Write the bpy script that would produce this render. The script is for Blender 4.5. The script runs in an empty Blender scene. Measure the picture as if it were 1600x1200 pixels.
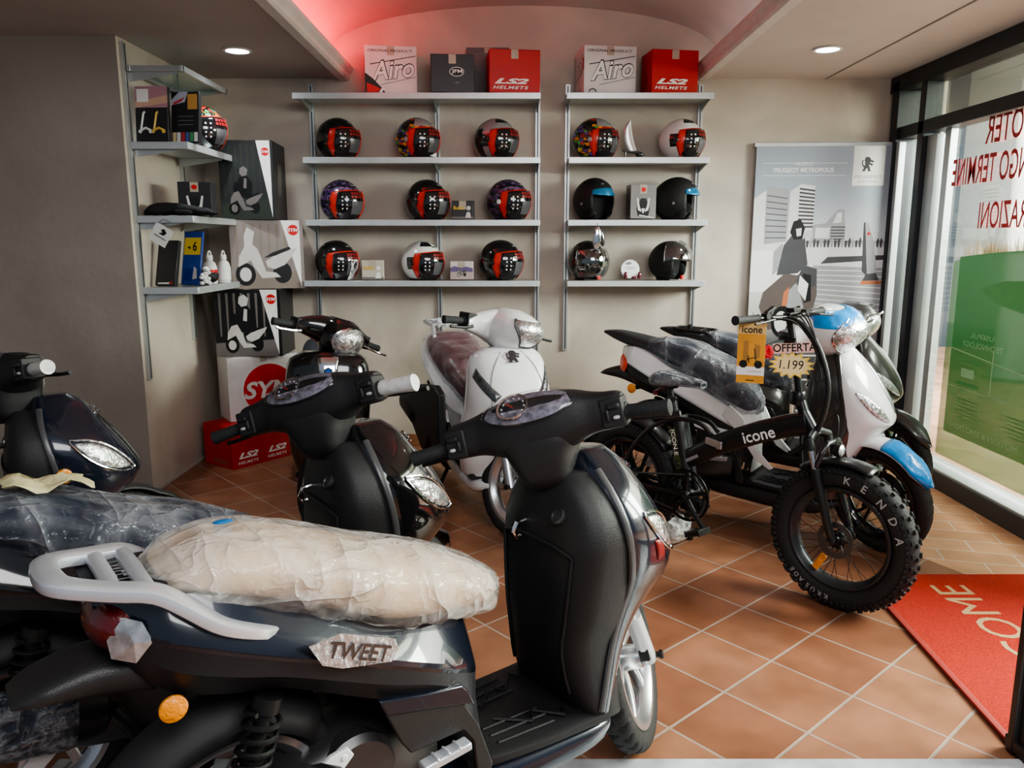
import bpy, bmesh, random
from math import *
from mathutils import Vector as V, Matrix
random.seed(7)
SC=bpy.context.scene; COL=SC.collection
H=1.58
# ---------------------------------------------------------------- materials
MATS={}
def mat(name,col,rough=.5,metal=0.,coat=0.,bump=None,var=None,spec=.5,emit=None,alpha=1.,trans=0.):
    if name in MATS: return MATS[name]
    m=bpy.data.materials.new(name); m.use_nodes=True; nt=m.node_tree; N=nt.nodes; L=nt.links
    b=N['Principled BSDF']; c=(*col,1)
    b.inputs['Base Color'].default_value=c; b.inputs['Roughness'].default_value=rough; b.inputs['Metallic'].default_value=metal
    b.inputs['Coat Weight'].default_value=coat; b.inputs['Coat Roughness'].default_value=.04
    b.inputs['Specular IOR Level'].default_value=spec; b.inputs['Alpha'].default_value=alpha
    b.inputs['Transmission Weight'].default_value=trans
    tc=N.new('ShaderNodeTexCoord')
    # every material carries a procedural variation of its colour
    sc,am=var if var else (9.,.06)
    n=N.new('ShaderNodeTexNoise'); n.inputs['Scale'].default_value=sc; n.inputs['Detail'].default_value=5
    L.new(tc.outputs['Object'],n.inputs['Vector'])
    r=N.new('ShaderNodeValToRGB'); r.color_ramp.elements[0].position=.3; r.color_ramp.elements[1].position=.7
    r.color_ramp.elements[0].color=tuple(max(0,x*(1-am)) for x in col)+(1,); r.color_ramp.elements[1].color=tuple(min(1,x*(1+am)) for x in col)+(1,)
    L.new(n.outputs['Fac'],r.inputs['Fac']); L.new(r.outputs['Color'],b.inputs['Base Color'])
    if bump:
        n2=N.new('ShaderNodeTexNoise'); n2.inputs['Scale'].default_value=bump[0]; n2.inputs['Detail'].default_value=4
        L.new(tc.outputs['Object'],n2.inputs['Vector'])
        bp=N.new('ShaderNodeBump'); bp.inputs['Strength'].default_value=bump[1]; bp.inputs['Distance'].default_value=.01
        L.new(n2.outputs['Fac'],bp.inputs['Height']); L.new(bp.outputs['Normal'],b.inputs['Normal'])
    if emit:
        b.inputs['Emission Color'].default_value=(*emit[0],1); b.inputs['Emission Strength'].default_value=emit[1]
    MATS[name]=m; return m
def film(name,tint=(.9,.92,.95),lo=.08,hi=.55,scale=11.,bump=.9,rough=.12,crease=.42,ck=.32):
    """clear crinkled plastic film: see-through and shiny, with glints painted pale along the creases"""
    if name in MATS: return MATS[name]
    m=bpy.data.materials.new(name); m.use_nodes=True; nt=m.node_tree; N=nt.nodes; L=nt.links
    b=N['Principled BSDF']; b.inputs['Base Color'].default_value=(*tint,1); b.inputs['Roughness'].default_value=rough
    b.inputs['Specular IOR Level'].default_value=.9
    tc=N.new('ShaderNodeTexCoord'); last=None
    for k,(rot,scl,fs,wt) in enumerate((((.3,.5,.9),(1,.30,.8),scale*.55,1.),((.8,-.4,-.5),(.28,1,.8),scale*.8,.7),((0,.3,.2),(1,1,1),scale*1.9,.22))):
        mp=N.new('ShaderNodeMapping'); mp.inputs['Rotation'].default_value=rot; mp.inputs['Scale'].default_value=scl; L.new(tc.outputs['Object'],mp.inputs['Vector'])
        n=N.new('ShaderNodeTexNoise'); n.inputs['Scale'].default_value=fs; n.inputs['Detail'].default_value=2.5; n.inputs['Distortion'].default_value=.35; L.new(mp.outputs[0],n.inputs['Vector'])
        sb=N.new('ShaderNodeMath'); sb.operation='SUBTRACT'; sb.inputs[1].default_value=.5; L.new(n.outputs['Fac'],sb.inputs[0])
        ab=N.new('ShaderNodeMath'); ab.operation='ABSOLUTE'; L.new(sb.outputs[0],ab.inputs[0])
        pw=N.new('ShaderNodeMath'); pw.operation='POWER'; pw.inputs[1].default_value=.55; L.new(ab.outputs[0],pw.inputs[0])
        ml=N.new('ShaderNodeMath'); ml.operation='MULTIPLY_ADD'; ml.inputs[1].default_value=-wt; L.new(pw.outputs[0],ml.inputs[0])
        if last: L.new(last.outputs[0],ml.inputs[2])
        else: ml.inputs[2].default_value=1.
        last=ml
    bp=N.new('ShaderNodeBump'); bp.inputs['Strength'].default_value=bump; bp.inputs['Distance'].default_value=.05; L.new(last.outputs[0],bp.inputs['Height'])
    L.new(bp.outputs[0],b.inputs['Normal'])
    lw=N.new('ShaderNodeLayerWeight'); lw.inputs['Blend'].default_value=.35; L.new(bp.outputs[0],lw.inputs['Normal'])
    mr=N.new('ShaderNodeMapRange'); mr.inputs['To Min'].default_value=lo; mr.inputs['To Max'].default_value=hi; L.new(lw.outputs['Facing'],mr.inputs['Value'])
    m3=N.new('ShaderNodeMapRange'); m3.inputs['From Min'].default_value=crease; m3.inputs['From Max'].default_value=crease+.30; m3.inputs['To Max'].default_value=ck; L.new(last.outputs[0],m3.inputs['Value'])
    mc=N.new('ShaderNodeMixRGB'); mc.inputs[1].default_value=(*tint,1); mc.inputs[2].default_value=(.9,.92,.95,1); L.new(m3.outputs[0],mc.inputs[0]); L.new(mc.outputs[0],b.inputs['Base Color'])  # creases turn near-white, standing in for streaks of light
    ad=N.new('ShaderNodeMath'); ad.use_clamp=True; L.new(mr.outputs[0],ad.inputs[0]); L.new(m3.outputs[0],ad.inputs[1])
    t=N.new('ShaderNodeBsdfTransparent'); mx=N.new('ShaderNodeMixShader'); L.new(ad.outputs[0],mx.inputs[0]); L.new(t.outputs[0],mx.inputs[1]); L.new(b.outputs[0],mx.inputs[2])
    L.new(mx.outputs[0],N['Material Output'].inputs['Surface']); MATS[name]=m; return m
def glass(name,tint=(.95,.98,.97),op=.04,rough=.02):
    if name in MATS: return MATS[name]
    m=bpy.data.materials.new(name); m.use_nodes=True; nt=m.node_tree; N=nt.nodes; L=nt.links
    N.remove(N['Principled BSDF']);b=N.new('ShaderNodeBsdfGlossy');b.inputs['Color'].default_value=(.9,.9,.9,1);b.inputs['Roughness'].default_value=rough
    lw=N.new('ShaderNodeLayerWeight'); lw.inputs['Blend'].default_value=.25
    mr=N.new('ShaderNodeMapRange'); mr.inputs['To Min'].default_value=op; mr.inputs['To Max'].default_value=min(1,op+.32); L.new(lw.outputs['Fresnel'],mr.inputs['Value'])
    t=N.new('ShaderNodeBsdfTransparent'); t.inputs[0].default_value=(*tint,1)
    mx=N.new('ShaderNodeMixShader'); L.new(mr.outputs[0],mx.inputs[0]); L.new(t.outputs[0],mx.inputs[1]); L.new(b.outputs[0],mx.inputs[2])
    L.new(mx.outputs[0],N['Material Output'].inputs['Surface']); MATS[name]=m; return m
def cells(name,cols,scale,rough=.25,base=None,edge=(.01,.01,.01),ew=.06):
    """graffiti-like patches of colour"""
    if name in MATS: return MATS[name]
    m=bpy.data.materials.new(name); m.use_nodes=True; nt=m.node_tree; N=nt.nodes; L=nt.links; b=N['Principled BSDF']
    b.inputs['Roughness'].default_value=rough; b.inputs['Coat Weight'].default_value=.6
    tc=N.new('ShaderNodeTexCoord'); nz=N.new('ShaderNodeTexNoise'); nz.inputs['Scale'].default_value=12; nz.inputs['Detail'].default_value=1
    mp=N.new('ShaderNodeMapping'); mp.inputs['Scale'].default_value=(1,1,1.8)
    L.new(tc.outputs['Object'],mp.inputs['Vector']); L.new(mp.outputs[0],nz.inputs['Vector'])
    mx=N.new('ShaderNodeMixRGB'); mx.inputs[0].default_value=.05; L.new(mp.outputs[0],mx.inputs[1]); L.new(nz.outputs['Color'],mx.inputs[2])
    v1=N.new('ShaderNodeTexVoronoi'); v1.inputs['Scale'].default_value=scale; v1.distance='MANHATTAN'; L.new(mx.outputs[0],v1.inputs['Vector'])
    v2=N.new('ShaderNodeTexVoronoi'); v2.inputs['Scale'].default_value=scale; v2.feature='DISTANCE_TO_EDGE'; L.new(mx.outputs[0],v2.inputs['Vector'])
    sp=N.new('ShaderNodeSeparateColor'); L.new(v1.outputs['Color'],sp.inputs[0])
    r=N.new('ShaderNodeValToRGB'); r.color_ramp.interpolation='CONSTANT'
    e=r.color_ramp.elements
    while len(e)<len(cols): e.new(.5)
    for i,c in enumerate(cols): e[i].position=i/len(cols); e[i].color=(*c,1)
    L.new(sp.outputs[0],r.inputs['Fac'])
    lt=N.new('ShaderNodeMath'); lt.operation='LESS_THAN'; lt.inputs[1].default_value=ew; L.new(v2.outputs['Distance'],lt.inputs[0])
    m2=N.new('ShaderNodeMixRGB'); L.new(lt.outputs[0],m2.inputs[0]); L.new(r.outputs['Color'],m2.inputs[1]); m2.inputs[2].default_value=(*edge,1)
    L.new(m2.outputs[0],b.inputs['Base Color']); MATS[name]=m; return m

PAINT_NAVY=mat('navy_paint',(.010,.014,.026),.22,.2,1.)
PAINT_BLACK=mat('black_paint',(.006,.006,.007),.12,0,1.)
PAINT_WHITE=mat('white_paint',(.80,.82,.83),.2,0,.8)
PAINT_SILVERGREY=mat('graphite_paint',(.05,.048,.046),.3,.4,.6)
SATIN=mat('satin_dark_plastic',(.018,.019,.022),.42,0,0,(260,.12))
PLASTIC=mat('black_plastic',(.014,.014,.015),.5,0,0,(320,.18))
PLASTIC2=mat('grey_black_plastic',(.022,.021,.021),.42,0,0,(320,.15))
RUBBER=mat('rubber',(.016,.015,.015),.72,0,0,(90,.25))
GRIPM=mat('grip_rubber',(.02,.023,.024),.7,0,0,(200,.4))
SILVER=mat('silver_alloy',(.62,.63,.65),.28,.9)
RACKM=mat('silver_rack_paint',(.74,.77,.82),.28,.6,.3)
CHROME=mat('chrome',(.8,.8,.82),.08,1.)
STEEL=mat('dark_steel',(.12,.12,.12),.4,.8)
WHITEP=mat('white_plastic',(.75,.75,.74),.4)
TAPE=mat('white_protective_tape',(.72,.71,.69),.4,0,.2,(40,.5))
FORKW=mat('fork_sleeve',(.66,.67,.68),.35,.3)
LENS=mat('clear_lens',(.75,.78,.8),.06,.75,1.,(55,.9),(60,.6))
CLEARIND=mat('clear_indicator',(.50,.52,.55),.08,.6,1.,None,(40,.35))
LENSDK=mat('dark_lens',(.10,.11,.12),.05,.5,1.,(40,.5),(40,.5))
AMBER=mat('amber_lens',(.85,.28,.01),.15,0,1.,(90,.5))
REDLENS=mat('red_lens',(.11,.003,.005),.1,0,1.,(80,.4))
REDBRIGHT=mat('bright_red_lens',(.75,.06,.03),.15,0,1.,(80,.4))
CREAM=mat('cream_vinyl',(.72,.53,.35),.55,0,0,(150,.15))
NAVYSEAT=mat('dark_blue_vinyl',(.018,.022,.035),.5,0,0,(150,.15))
MAROON=mat('maroon_vinyl',(.12,.028,.034),.55,0,0,(150,.15))
WRAP=film('clear_seat_film',(.72,.67,.60),.05,.42,8.,1.,.06,.38,.30)
WRAPDK=film('thin_seat_film',(.10,.12,.17),.08,.7,10.,1.,.06,.40,.30)
WRAPTHIN=film('haze_film',(.35,.28,.30),.06,.4,8.,.6,.08,.44,.22)
METERGLASS=glass('meter_glass',(.93,.94,.96),.05)
DIAL=mat('dial_face',(.24,.22,.26),.4,0,0,None,(50,.6))
BLUEFILM=mat('blue_film',(.01,.30,.75),.22,0,.6,(28,.6),(18,.25))
WHITE=mat('white_print',(.85,.85,.84),.5)
BLACK=mat('black_print',(.008,.008,.008),.5)
RED=mat('red_print',(.60,.012,.012),.5)
GREY=mat('grey_print',(.25,.25,.26),.5)
DKGREY=mat('dark_grey_print',(.035,.036,.04),.45)
ALU=mat('shelf_aluminium',(.55,.58,.58),.38,.75)
ALUEDGE=mat('shelf_edge',(.60,.64,.65),.35,.55)

# ---------------------------------------------------------------- mesh builder
def cr(st,k):
    """Catmull-Rom through a list of equal-length tuples"""
    out=[];n=len(st)
    for i in range(n-1):
        p0=st[max(0,i-1)];p1=st[i];p2=st[i+1];p3=st[min(n-1,i+2)]
        for j in range(k):
            t=j/k; out.append(tuple(.5*((2*b)+(-a+c)*t+(2*a-5*b+4*c-d)*t*t+(-a+3*b-3*c+d)*t**3) for a,b,c,d in zip(p0,p1,p2,p3)))
    out.append(tuple(st[-1])); return out
def sg(x,p): return copysign(abs(x)**p,x)
class MB:
    def __init__(s): s.v=[];s.f=[];s.m=[]
    def add(s,vs,fs,mi=0):
        o=len(s.v); s.v+=[V(v) for v in vs]; s.f+=[[i+o for i in f] for f in fs]
        s.m+=(mi if isinstance(mi,list) else [mi]*len(fs)); return s
    def rings(s,R,closed=True,caps=True,mi=0,segmi=None,loop=False):
        n=len(R[0]);vs=[p for r in R for p in r];fs=[];ms=[]
        q=len(R)
        for i in range(q if loop else q-1):
            for j in range(n if closed else n-1):
                a=i*n+j;b=i*n+(j+1)%n;i2=(i+1)%q
                fs.append([a,b,i2*n+(j+1)%n,i2*n+j]); ms.append(segmi[j] if segmi else mi)
        if caps and closed and not loop:
            fs.append(list(range(n))[::-1]); fs.append([(q-1)*n+j for j in range(n)]); ms+=[mi,mi]
        return s.add(vs,fs,ms)
    def tube(s,pts,r,n=10,mi=0,caps=True,flat=None,loop=False):
        """sweep a circle (or ellipse: flat=(a,b,up)) along pts"""
        P=[V(p) for p in pts]; R=[];k=len(P); up=None
        for i,p in enumerate(P):
            d=(P[(i+1)%k]-P[i-1]) if loop else (P[min(i+1,k-1)]-P[max(i-1,0)])
            d=d.normalized() if d.length>1e-9 else V((0,0,1))
            if flat: u=V(flat[2]);fa=flat[0][i] if isinstance(flat[0],(list,tuple)) else flat[0]; u=(u-d*u.dot(d)); u.normalize(); w=d.cross(u); a,b=fa,flat[1]
            else:
                if up is None: up=V((0,0,1)) if abs(d.z)<.9 else V((1,0,0))
                u=up-d*up.dot(d); u=u.normalized() if u.length>1e-6 else d.orthogonal().normalized(); up=u; w=d.cross(u)
                rr=r[i] if isinstance(r,(list,tuple)) else r; a=b=rr
            if flat and len(flat)>3:
                e=flat[3]
                R.append([p+u*(b*sg(sin(2*pi*j/n),2/e))+w*(a*sg(cos(2*pi*j/n),2/e)) for j in range(n)])
            else: R.append([p+u*(b*sin(2*pi*j/n))+w*(a*cos(2*pi*j/n)) for j in range(n)])
        return s.rings(R,True,caps,mi,loop=loop)
    def lathe(s,prof,c=(0,0,0),axis='y',n=32,mi=0,loop=False,fn=None):
        """prof: list of (radius, along)"""
        R=[];c=V(c)
        ax={'x':(V((0,1,0)),V((0,0,1)),V((1,0,0))),'y':(V((0,0,1)),V((1,0,0)),V((0,1,0))),'z':(V((1,0,0)),V((0,1,0)),V((0,0,1)))}[axis] if isinstance(axis,str) else axis
        for i in range(n):
            a=2*pi*i/n; d=ax[0]*cos(a)+ax[1]*sin(a)
            R.append([c+d*((fn(i/n,j,r) if fn else r))+ax[2]*h for j,(r,h) in enumerate(prof)])
        m=len(prof);vs=[p for r in R for p in r];fs=[]
        for i in range(n):
            for j in range(m if loop else m-1):
                i2=(i+1)%n;j2=(j+1)%m
                fs.append([i*m+j,i2*m+j,i2*m+j2,i*m+j2])
        s.add(vs,fs,mi)
        if not loop:
            for j in (0,m-1):
                if prof[j][0]>1e-5: s.add([R[i][j] for i in range(n)],[list(range(n))],mi)
        return s
    def box(s,c,d,M=None,mi=0):
        x,y,z=[q/2 for q in d]; vs=[V((a*x,b*y,e*z)) for a in(-1,1) for b in(-1,1) for e in(-1,1)]
        vs=[(M@v if M else v)+V(c) for v in vs]
        return s.add(vs,[[0,1,3,2],[4,6,7,5],[0,4,5,1],[2,3,7,6],[0,2,6,4],[1,5,7,3]],mi)
    def prism(s,poly,t,M,mi=0):
        """poly 2D in M's xy, thickness t along M's z (centred from 0 to t)"""
        n=len(poly);vs=[M@V((x,y,0)) for x,y in poly]+[M@V((x,y,t)) for x,y in poly]
        return s.add(vs,[list(range(n))[::-1],list(range(n,2*n))]+[[i,(i+1)%n,n+(i+1)%n,n+i] for i in range(n)],mi)
    def flat(s,poly,M,z=0,mi=0): return s.add([M@V((x,y,z)) for x,y in poly],[list(range(len(poly)))],mi)
    def ell(s,c,r,M=None,n=20,m=12,mi=0):
        R=[]
        for i in range(1,m):
            a=-pi/2+pi*i/m
            R.append([(M@V((r[0]*cos(a)*cos(2*pi*j/n),r[1]*cos(a)*sin(2*pi*j/n),r[2]*sin(a))) if M else V((r[0]*cos(a)*cos(2*pi*j/n),r[1]*cos(a)*sin(2*pi*j/n),r[2]*sin(a))))+V(c) for j in range(n)])
        return s.rings(R,True,True,mi)
    def hullx(s,st,n=24,k=5,mi=0,e=2.6,fn=None):
        R=[]
        for q in cr(st,k):
            x,zb,zt,w=q[:4]; zc=(zb+zt)/2;b=max(.001,(zt-zb)/2);w=max(.001,w); ee=q[4] if len(q)>4 else e
            R.append([V((x,w*sg(cos(2*pi*j/n),2/ee),zc+b*sg(sin(2*pi*j/n),2/ee))) for j in range(n)])
        if fn: R=[[fn(p) for p in r] for r in R]
        return s.rings(R,True,True,mi)
    def hully(s,st,n=24,k=5,mi=0,e=2.6):
        R=[]
        for q in cr(st,k):
            y,x,z,a,b=q[:5]
            R.append([V((x+a*sg(cos(2*pi*j/n),2/e),y,z+b*sg(sin(2*pi*j/n),2/e))) for j in range(n)])
        return s.rings(R,True,True,mi)
    def text(s,body,M,w=None,h=None,mi=0,z=0,bold=0,shear=0,sp=1.,center=False):
        vs,fs=glyphs(body,bold,shear,sp)
        x0=min(v[0] for v in vs);x1=max(v[0] for v in vs);y0=min(v[1] for v in vs);y1=max(v[1] for v in vs)
        sx=w/(x1-x0) if w else h/(y1-y0); sy=h/(y1-y0) if h else sx
        ox=(x1-x0)*sx/2 if center else 0
        return s.add([M@V(((v[0]-x0)*sx-ox,(v[1]-y0)*sy,z)) for v in vs],fs,mi)
_G={}
def glyphs(body,bold,shear,sp):
    k=(body,bold,shear,sp)
    if k not in _G:
        cu=bpy.data.curves.new('t','FONT');cu.body=body;cu.offset=bold;cu.shear=shear;cu.space_character=sp;cu.resolution_u=3
        o=bpy.data.objects.new('t',cu);me=o.to_mesh()
        _G[k]=([tuple(v.co) for v in me.vertices],[list(p.vertices) for p in me.polygons])
        o.to_mesh_clear();bpy.data.objects.remove(o);bpy.data.curves.remove(cu)
    return _G[k]
def frame(o,x,y):
    """matrix with origin o, x axis and approximate y axis"""
    x=V(x).normalized();z=x.cross(V(y)).normalized();y=z.cross(x)
    return Matrix(((x.x,y.x,z.x,o[0]),(x.y,y.y,z.y,o[1]),(x.z,y.z,z.z,o[2]),(0,0,0,1)))
def obj(name,mb,mats,parent=None,xf=None,ang=38,bev=0,sub=0,sol=0,label=None,fixn=True):
    if not isinstance(mats,(list,tuple)): mats=[mats]
    me=bpy.data.meshes.new(name)
    vs=[xf@v for v in mb.v] if xf else mb.v
    me.from_pydata([tuple(v) for v in vs],[],mb.f)
    for m in mats: me.materials.append(m)
    me.polygons.foreach_set('material_index',mb.m)
    if fixn:
        bm=bmesh.new();bm.from_mesh(me);bmesh.ops.recalc_face_normals(bm,faces=bm.faces);bm.to_mesh(me);bm.free()
    me.polygons.foreach_set('use_smooth',[True]*len(me.polygons)); me.set_sharp_from_angle(angle=radians(ang))
    o=bpy.data.objects.new(name,me);COL.objects.link(o)
    if parent: o.parent=parent
    if bev: 
        b=o.modifiers.new('bevel','BEVEL');b.width=bev;b.segments=2;b.limit_method='ANGLE';b.angle_limit=radians(40)
    if sol:
        b=o.modifiers.new('solid','SOLIDIFY');b.thickness=sol;b.offset=-1
    if sub:
        b=o.modifiers.new('sub','SUBSURF');b.levels=sub;b.render_levels=sub
    if label: o['label']=label
    return o
def tag(o,label,cat,group=None):
    o['label']=label;o['category']=cat
    if group:o['group']=group
    return o
def thing(name,label,cat,M,group=None):
    o=bpy.data.objects.new(name,None);COL.objects.link(o)
    o.matrix_world=M if isinstance(M,Matrix) else Matrix.Translation(V(M)); o.empty_display_size=.1
    return tag(o,label,cat,group)
def struct(name,mb,mats,**k):
    o=obj(name,mb,mats,**k);o['kind']='structure';return o
def arc(c,r,a0,a1,n): return [(c[0]+r*cos(radians(a0+(a1-a0)*i/n)),c[1]+r*sin(radians(a0+(a1-a0)*i/n))) for i in range(n+1)]
def circ(c,r,n=28,ry=None): return [(c[0]+r*cos(2*pi*i/n),c[1]+(ry or r)*sin(2*pi*i/n)) for i in range(n)]
LION=[(.10,.0),(.30,.02),(.34,.16),(.42,.22),(.55,.14),(.50,.05),(.55,.0),(.78,.02),(.76,.10),(.70,.14),(.72,.26),(.62,.36),(.60,.46),(.74,.44),(.80,.36),(.90,.40),(.92,.50),(.80,.56),(.68,.56),(.70,.64),(.84,.64),(.92,.58),(1.,.64),(.94,.74),(.78,.76),(.72,.84),(.62,.96),(.48,1.),(.36,.96),(.24,.98),(.28,.88),(.18,.86),(.26,.78),(.16,.72),(.28,.66),(.24,.56),(.28,.46),(.22,.38),(.10,.46),(.06,.60),(.12,.74),(.04,.80),(-.02,.62),(.0,.46),(.08,.34),(.18,.28),(.16,.16),(.06,.10)]
# ================================================================ ROOM
XL,XR,YB,YP,ZC=-2.30,2.79,6.05,4.83,2.765
def plaster(name,col,var=.16):
    m=bpy.data.materials.new(name);m.use_nodes=True;nt=m.node_tree;N=nt.nodes;L=nt.links;b=N['Principled BSDF'];b.inputs['Roughness'].default_value=.62
    tc=N.new('ShaderNodeTexCoord');n=N.new('ShaderNodeTexNoise');n.inputs['Scale'].default_value=1.7;n.inputs['Detail'].default_value=7;n.inputs['Distortion'].default_value=.8
    L.new(tc.outputs['Object'],n.inputs['Vector']);r=N.new('ShaderNodeValToRGB');e=r.color_ramp.elements;e[0].position=.32;e[1].position=.68
    e[0].color=tuple(c*(1-var) for c in col)+(1,);e[1].color=tuple(min(1,c*(1+var*.6)) for c in col)+(1,)
    L.new(n.outputs['Fac'],r.inputs['Fac']);L.new(r.outputs['Color'],b.inputs['Base Color'])
    n2=N.new('ShaderNodeTexNoise');n2.inputs['Scale'].default_value=9;n2.inputs['Detail'].default_value=8;L.new(tc.outputs['Object'],n2.inputs['Vector'])
    bp=N.new('ShaderNodeBump');bp.inputs['Strength'].default_value=.18;bp.inputs['Distance'].default_value=.02;L.new(n2.outputs['Fac'],bp.inputs['Height']);L.new(bp.outputs[0],b.inputs['Normal'])
    return m
def tiles(name,u,o,w,h,mortar=.011,offs=0.,c1=(.24,.10,.055),c2=(.34,.165,.095),cm=(.36,.29,.24)):
    m=bpy.data.materials.new(name);m.use_nodes=True;nt=m.node_tree;N=nt.nodes;L=nt.links;b=N['Principled BSDF']
    tc=N.new('ShaderNodeTexCoord');cx=N.new('ShaderNodeCombineXYZ')
    vs=N.new('ShaderNodeVectorMath');vs.operation='SUBTRACT';vs.inputs[1].default_value=(o[0],o[1],0);L.new(tc.outputs['Object'],vs.inputs[0])
    for i,d in enumerate(((u[0],u[1],0),(-u[1],u[0],0))):
        dp=N.new('ShaderNodeVectorMath');dp.operation='DOT_PRODUCT';dp.inputs[1].default_value=d;L.new(vs.outputs[0],dp.inputs[0]);L.new(dp.outputs['Value'],cx.inputs[i])
    br=N.new('ShaderNodeTexBrick');br.offset=offs;br.squash=1;br.inputs['Scale'].default_value=1;br.inputs['Brick Width'].default_value=w;br.inputs['Row Height'].default_value=h
    br.inputs['Mortar Size'].default_value=mortar/2;br.inputs['Mortar Smooth'].default_value=.2;br.inputs['Bias'].default_value=0
    br.inputs['Color1'].default_value=(*c1,1);br.inputs['Color2'].default_value=(*c2,1);br.inputs['Mortar'].default_value=(*cm,1)
    L.new(cx.outputs[0],br.inputs['Vector'])
    n=N.new('ShaderNodeTexNoise');n.inputs['Scale'].default_value=4.5;n.inputs['Detail'].default_value=6;L.new(tc.outputs['Object'],n.inputs['Vector'])
    r=N.new('ShaderNodeValToRGB');r.color_ramp.elements[0].position=.3;r.color_ramp.elements[0].color=(.72,.66,.62,1);r.color_ramp.elements[1].position=.7;r.color_ramp.elements[1].color=(1.15,1.12,1.1,1);L.new(n.outputs['Fac'],r.inputs['Fac'])
    mx=N.new('ShaderNodeMixRGB');mx.blend_type='MULTIPLY';mx.inputs[0].default_value=1;L.new(br.outputs['Color'],mx.inputs[1]);L.new(r.outputs[0],mx.inputs[2]);L.new(mx.outputs[0],b.inputs['Base Color'])
    rr=N.new('ShaderNodeMapRange');rr.inputs['To Min'].default_value=.30;rr.inputs['To Max'].default_value=.5;L.new(n.outputs['Fac'],rr.inputs['Value']);L.new(rr.outputs[0],b.inputs['Roughness'])
    bp=N.new('ShaderNodeBump');bp.invert=True;bp.inputs['Strength'].default_value=.5;bp.inputs['Distance'].default_value=.004;L.new(br.outputs['Fac'],bp.inputs['Height']);L.new(bp.outputs[0],b.inputs['Normal'])
    return m
WALLM=plaster('venetian_plaster',(.56,.50,.43),.2)
PIERM=plaster('taupe_plaster',(.31,.275,.245),.12)
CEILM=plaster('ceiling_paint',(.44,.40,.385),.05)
VAULTM=plaster('vault_paint',(.60,.55,.54),.08)
FLOORM=tiles('terracotta_tiles',(.747,.665),(.997,2.774),.318,.318)
BORDM=tiles('terracotta_border_tiles',(.97,-.24),(2.3,4.2),.36,.155,.009,.5,(.60,.32,.17),(.66,.37,.21),(.70,.62,.52))
b=MB();b.add([(-5,-1.5,0),(4.6,-1.5,0),(4.6,7,0),(-5,7,0)],[[0,1,2,3]]);struct('floor',b,FLOORM)
b=MB();b.add([(2.02,3.92,.0012),(2.19,3.58,.0012),(2.84,3.2,.0012),(2.84,6.0,.0012),(2.3,6.0,.0012)],[[0,1,2,3,4]]);struct('floor_border',b,BORDM)
b=MB();b.box((.9,1.98,.004),(4.6,.40,.016));struct('trim_threshold',b,mat('threshold_marble',(.52,.55,.57),.3,0,0,None,(6,.35)),bev=.003)
# back wall with curved top, left wall, pier
b=MB();b.add([(XL-.2,YB,0),(3.2,YB,0),(3.2,YB,3.4),(XL-.2,YB,3.4)],[[0,1,2,3]]);struct('wall_back',b,WALLM)
b=MB();b.add([(XL,YP,0),(XL,YB,0),(XL,YB,3),(XL,YP,3)],[[0,1,2,3]]);b.add([(XL,YP,0),(-4.6,YP,0),(-4.6,YP,3),(XL,YP,3)],[[0,1,2,3]],1)
struct('wall_left',b,[WALLM,PIERM])
b=MB();b.add([(-4.6,YP,0),(-4.6,1.4,0),(-4.6,1.4,3),(-4.6,YP,3)],[[0,1,2,3]]);struct('wall_far_left',b,PIERM)
# skirting of terracotta tile
b=MB();b.box((XL/2+1.4,YB-.008,.045),(5.1,.014,.09));struct('baseboard_back',b,FLOORM,bev=.003)
b=MB();b.box((XL+.006,(YP+YB)/2,.004),(.012,YB-YP,.02));b.box(((XL-4.6)/2,YP-.006,.004),(2.3,.012,.02));struct('baseboard_left',b,mat('dirty_grout',(.45,.42,.38),.8))
# ceiling: two flat soffits and a shallow barrel vault between
VX0,VX1=-1.20,1.36
b=MB();b.add([(-4.6,1.4,ZC),(VX0,1.4,ZC),(VX0,YB,ZC),(-4.6,YB,ZC)],[[0,1,2,3]])
b.add([(VX0,1.4,ZC),(VX0,1.4,ZC+.06),(VX0,YB,ZC+.06),(VX0,YB,ZC)],[[0,1,2,3]],1)
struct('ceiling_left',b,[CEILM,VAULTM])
CEIL_SUNLIT=plaster('ceiling_paint_sunlit',(.60,.55,.52),.05)  # soffit paint made paler: sunlight on the right side put into its colour
b=MB();b.add([(VX1,1.4,ZC+.0),(3.2,1.4,ZC),(3.2,YB,ZC),(VX1,YB,ZC)],[[0,1,2,3]]);b.add([(VX1,1.4,ZC),(VX1,1.4,ZC+.06),(VX1,YB,ZC+.06),(VX1,YB,ZC)],[[0,1,2,3]],1)
struct('ceiling_right',b,[CEIL_SUNLIT,VAULTM])
b=MB();b.box((2.30,3.7,ZC-.002),(.012,4.7,.006));struct('trim_ceiling_joint',b,mat('joint_dark',(.30,.27,.25),.8))  # thin darker strip along the right soffit
cx=(VX0+VX1)/2;hw=(VX1-VX0)/2;R=[]
for y in (1.4,YB):
    R.append([(cx+(hw+.16)*cos(pi*i/32),y,ZC+.10+.40*sin(pi*i/32)**.8 if 0<i<32 else ZC+.06) for i in range(33)])
b=MB();b.rings([[V(p) for p in r] for r in R],closed=False,caps=False);struct('ceiling_vault',b,VAULTM,fixn=False)
def cornice(x,s,nm):
    pr=[(s*a,c) for a,c in ((-.06,-.018),(0,-.018),(.014,-.004),(.014,.022),(.034,.05),(.036,.078),(.004,.078),(.002,.002),(-.06,.002))]
    b=MB();b.rings([[V((x+p[0],y,ZC+p[1])) for p in pr] for y in (1.4,YB-.002)]);struct(nm,b,mat('cornice_paint',(.68,.65,.63),.5),ang=20)
cornice(VX0,1,'trim_cornice_left');cornice(VX1,-1,'trim_cornice_right')
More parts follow.
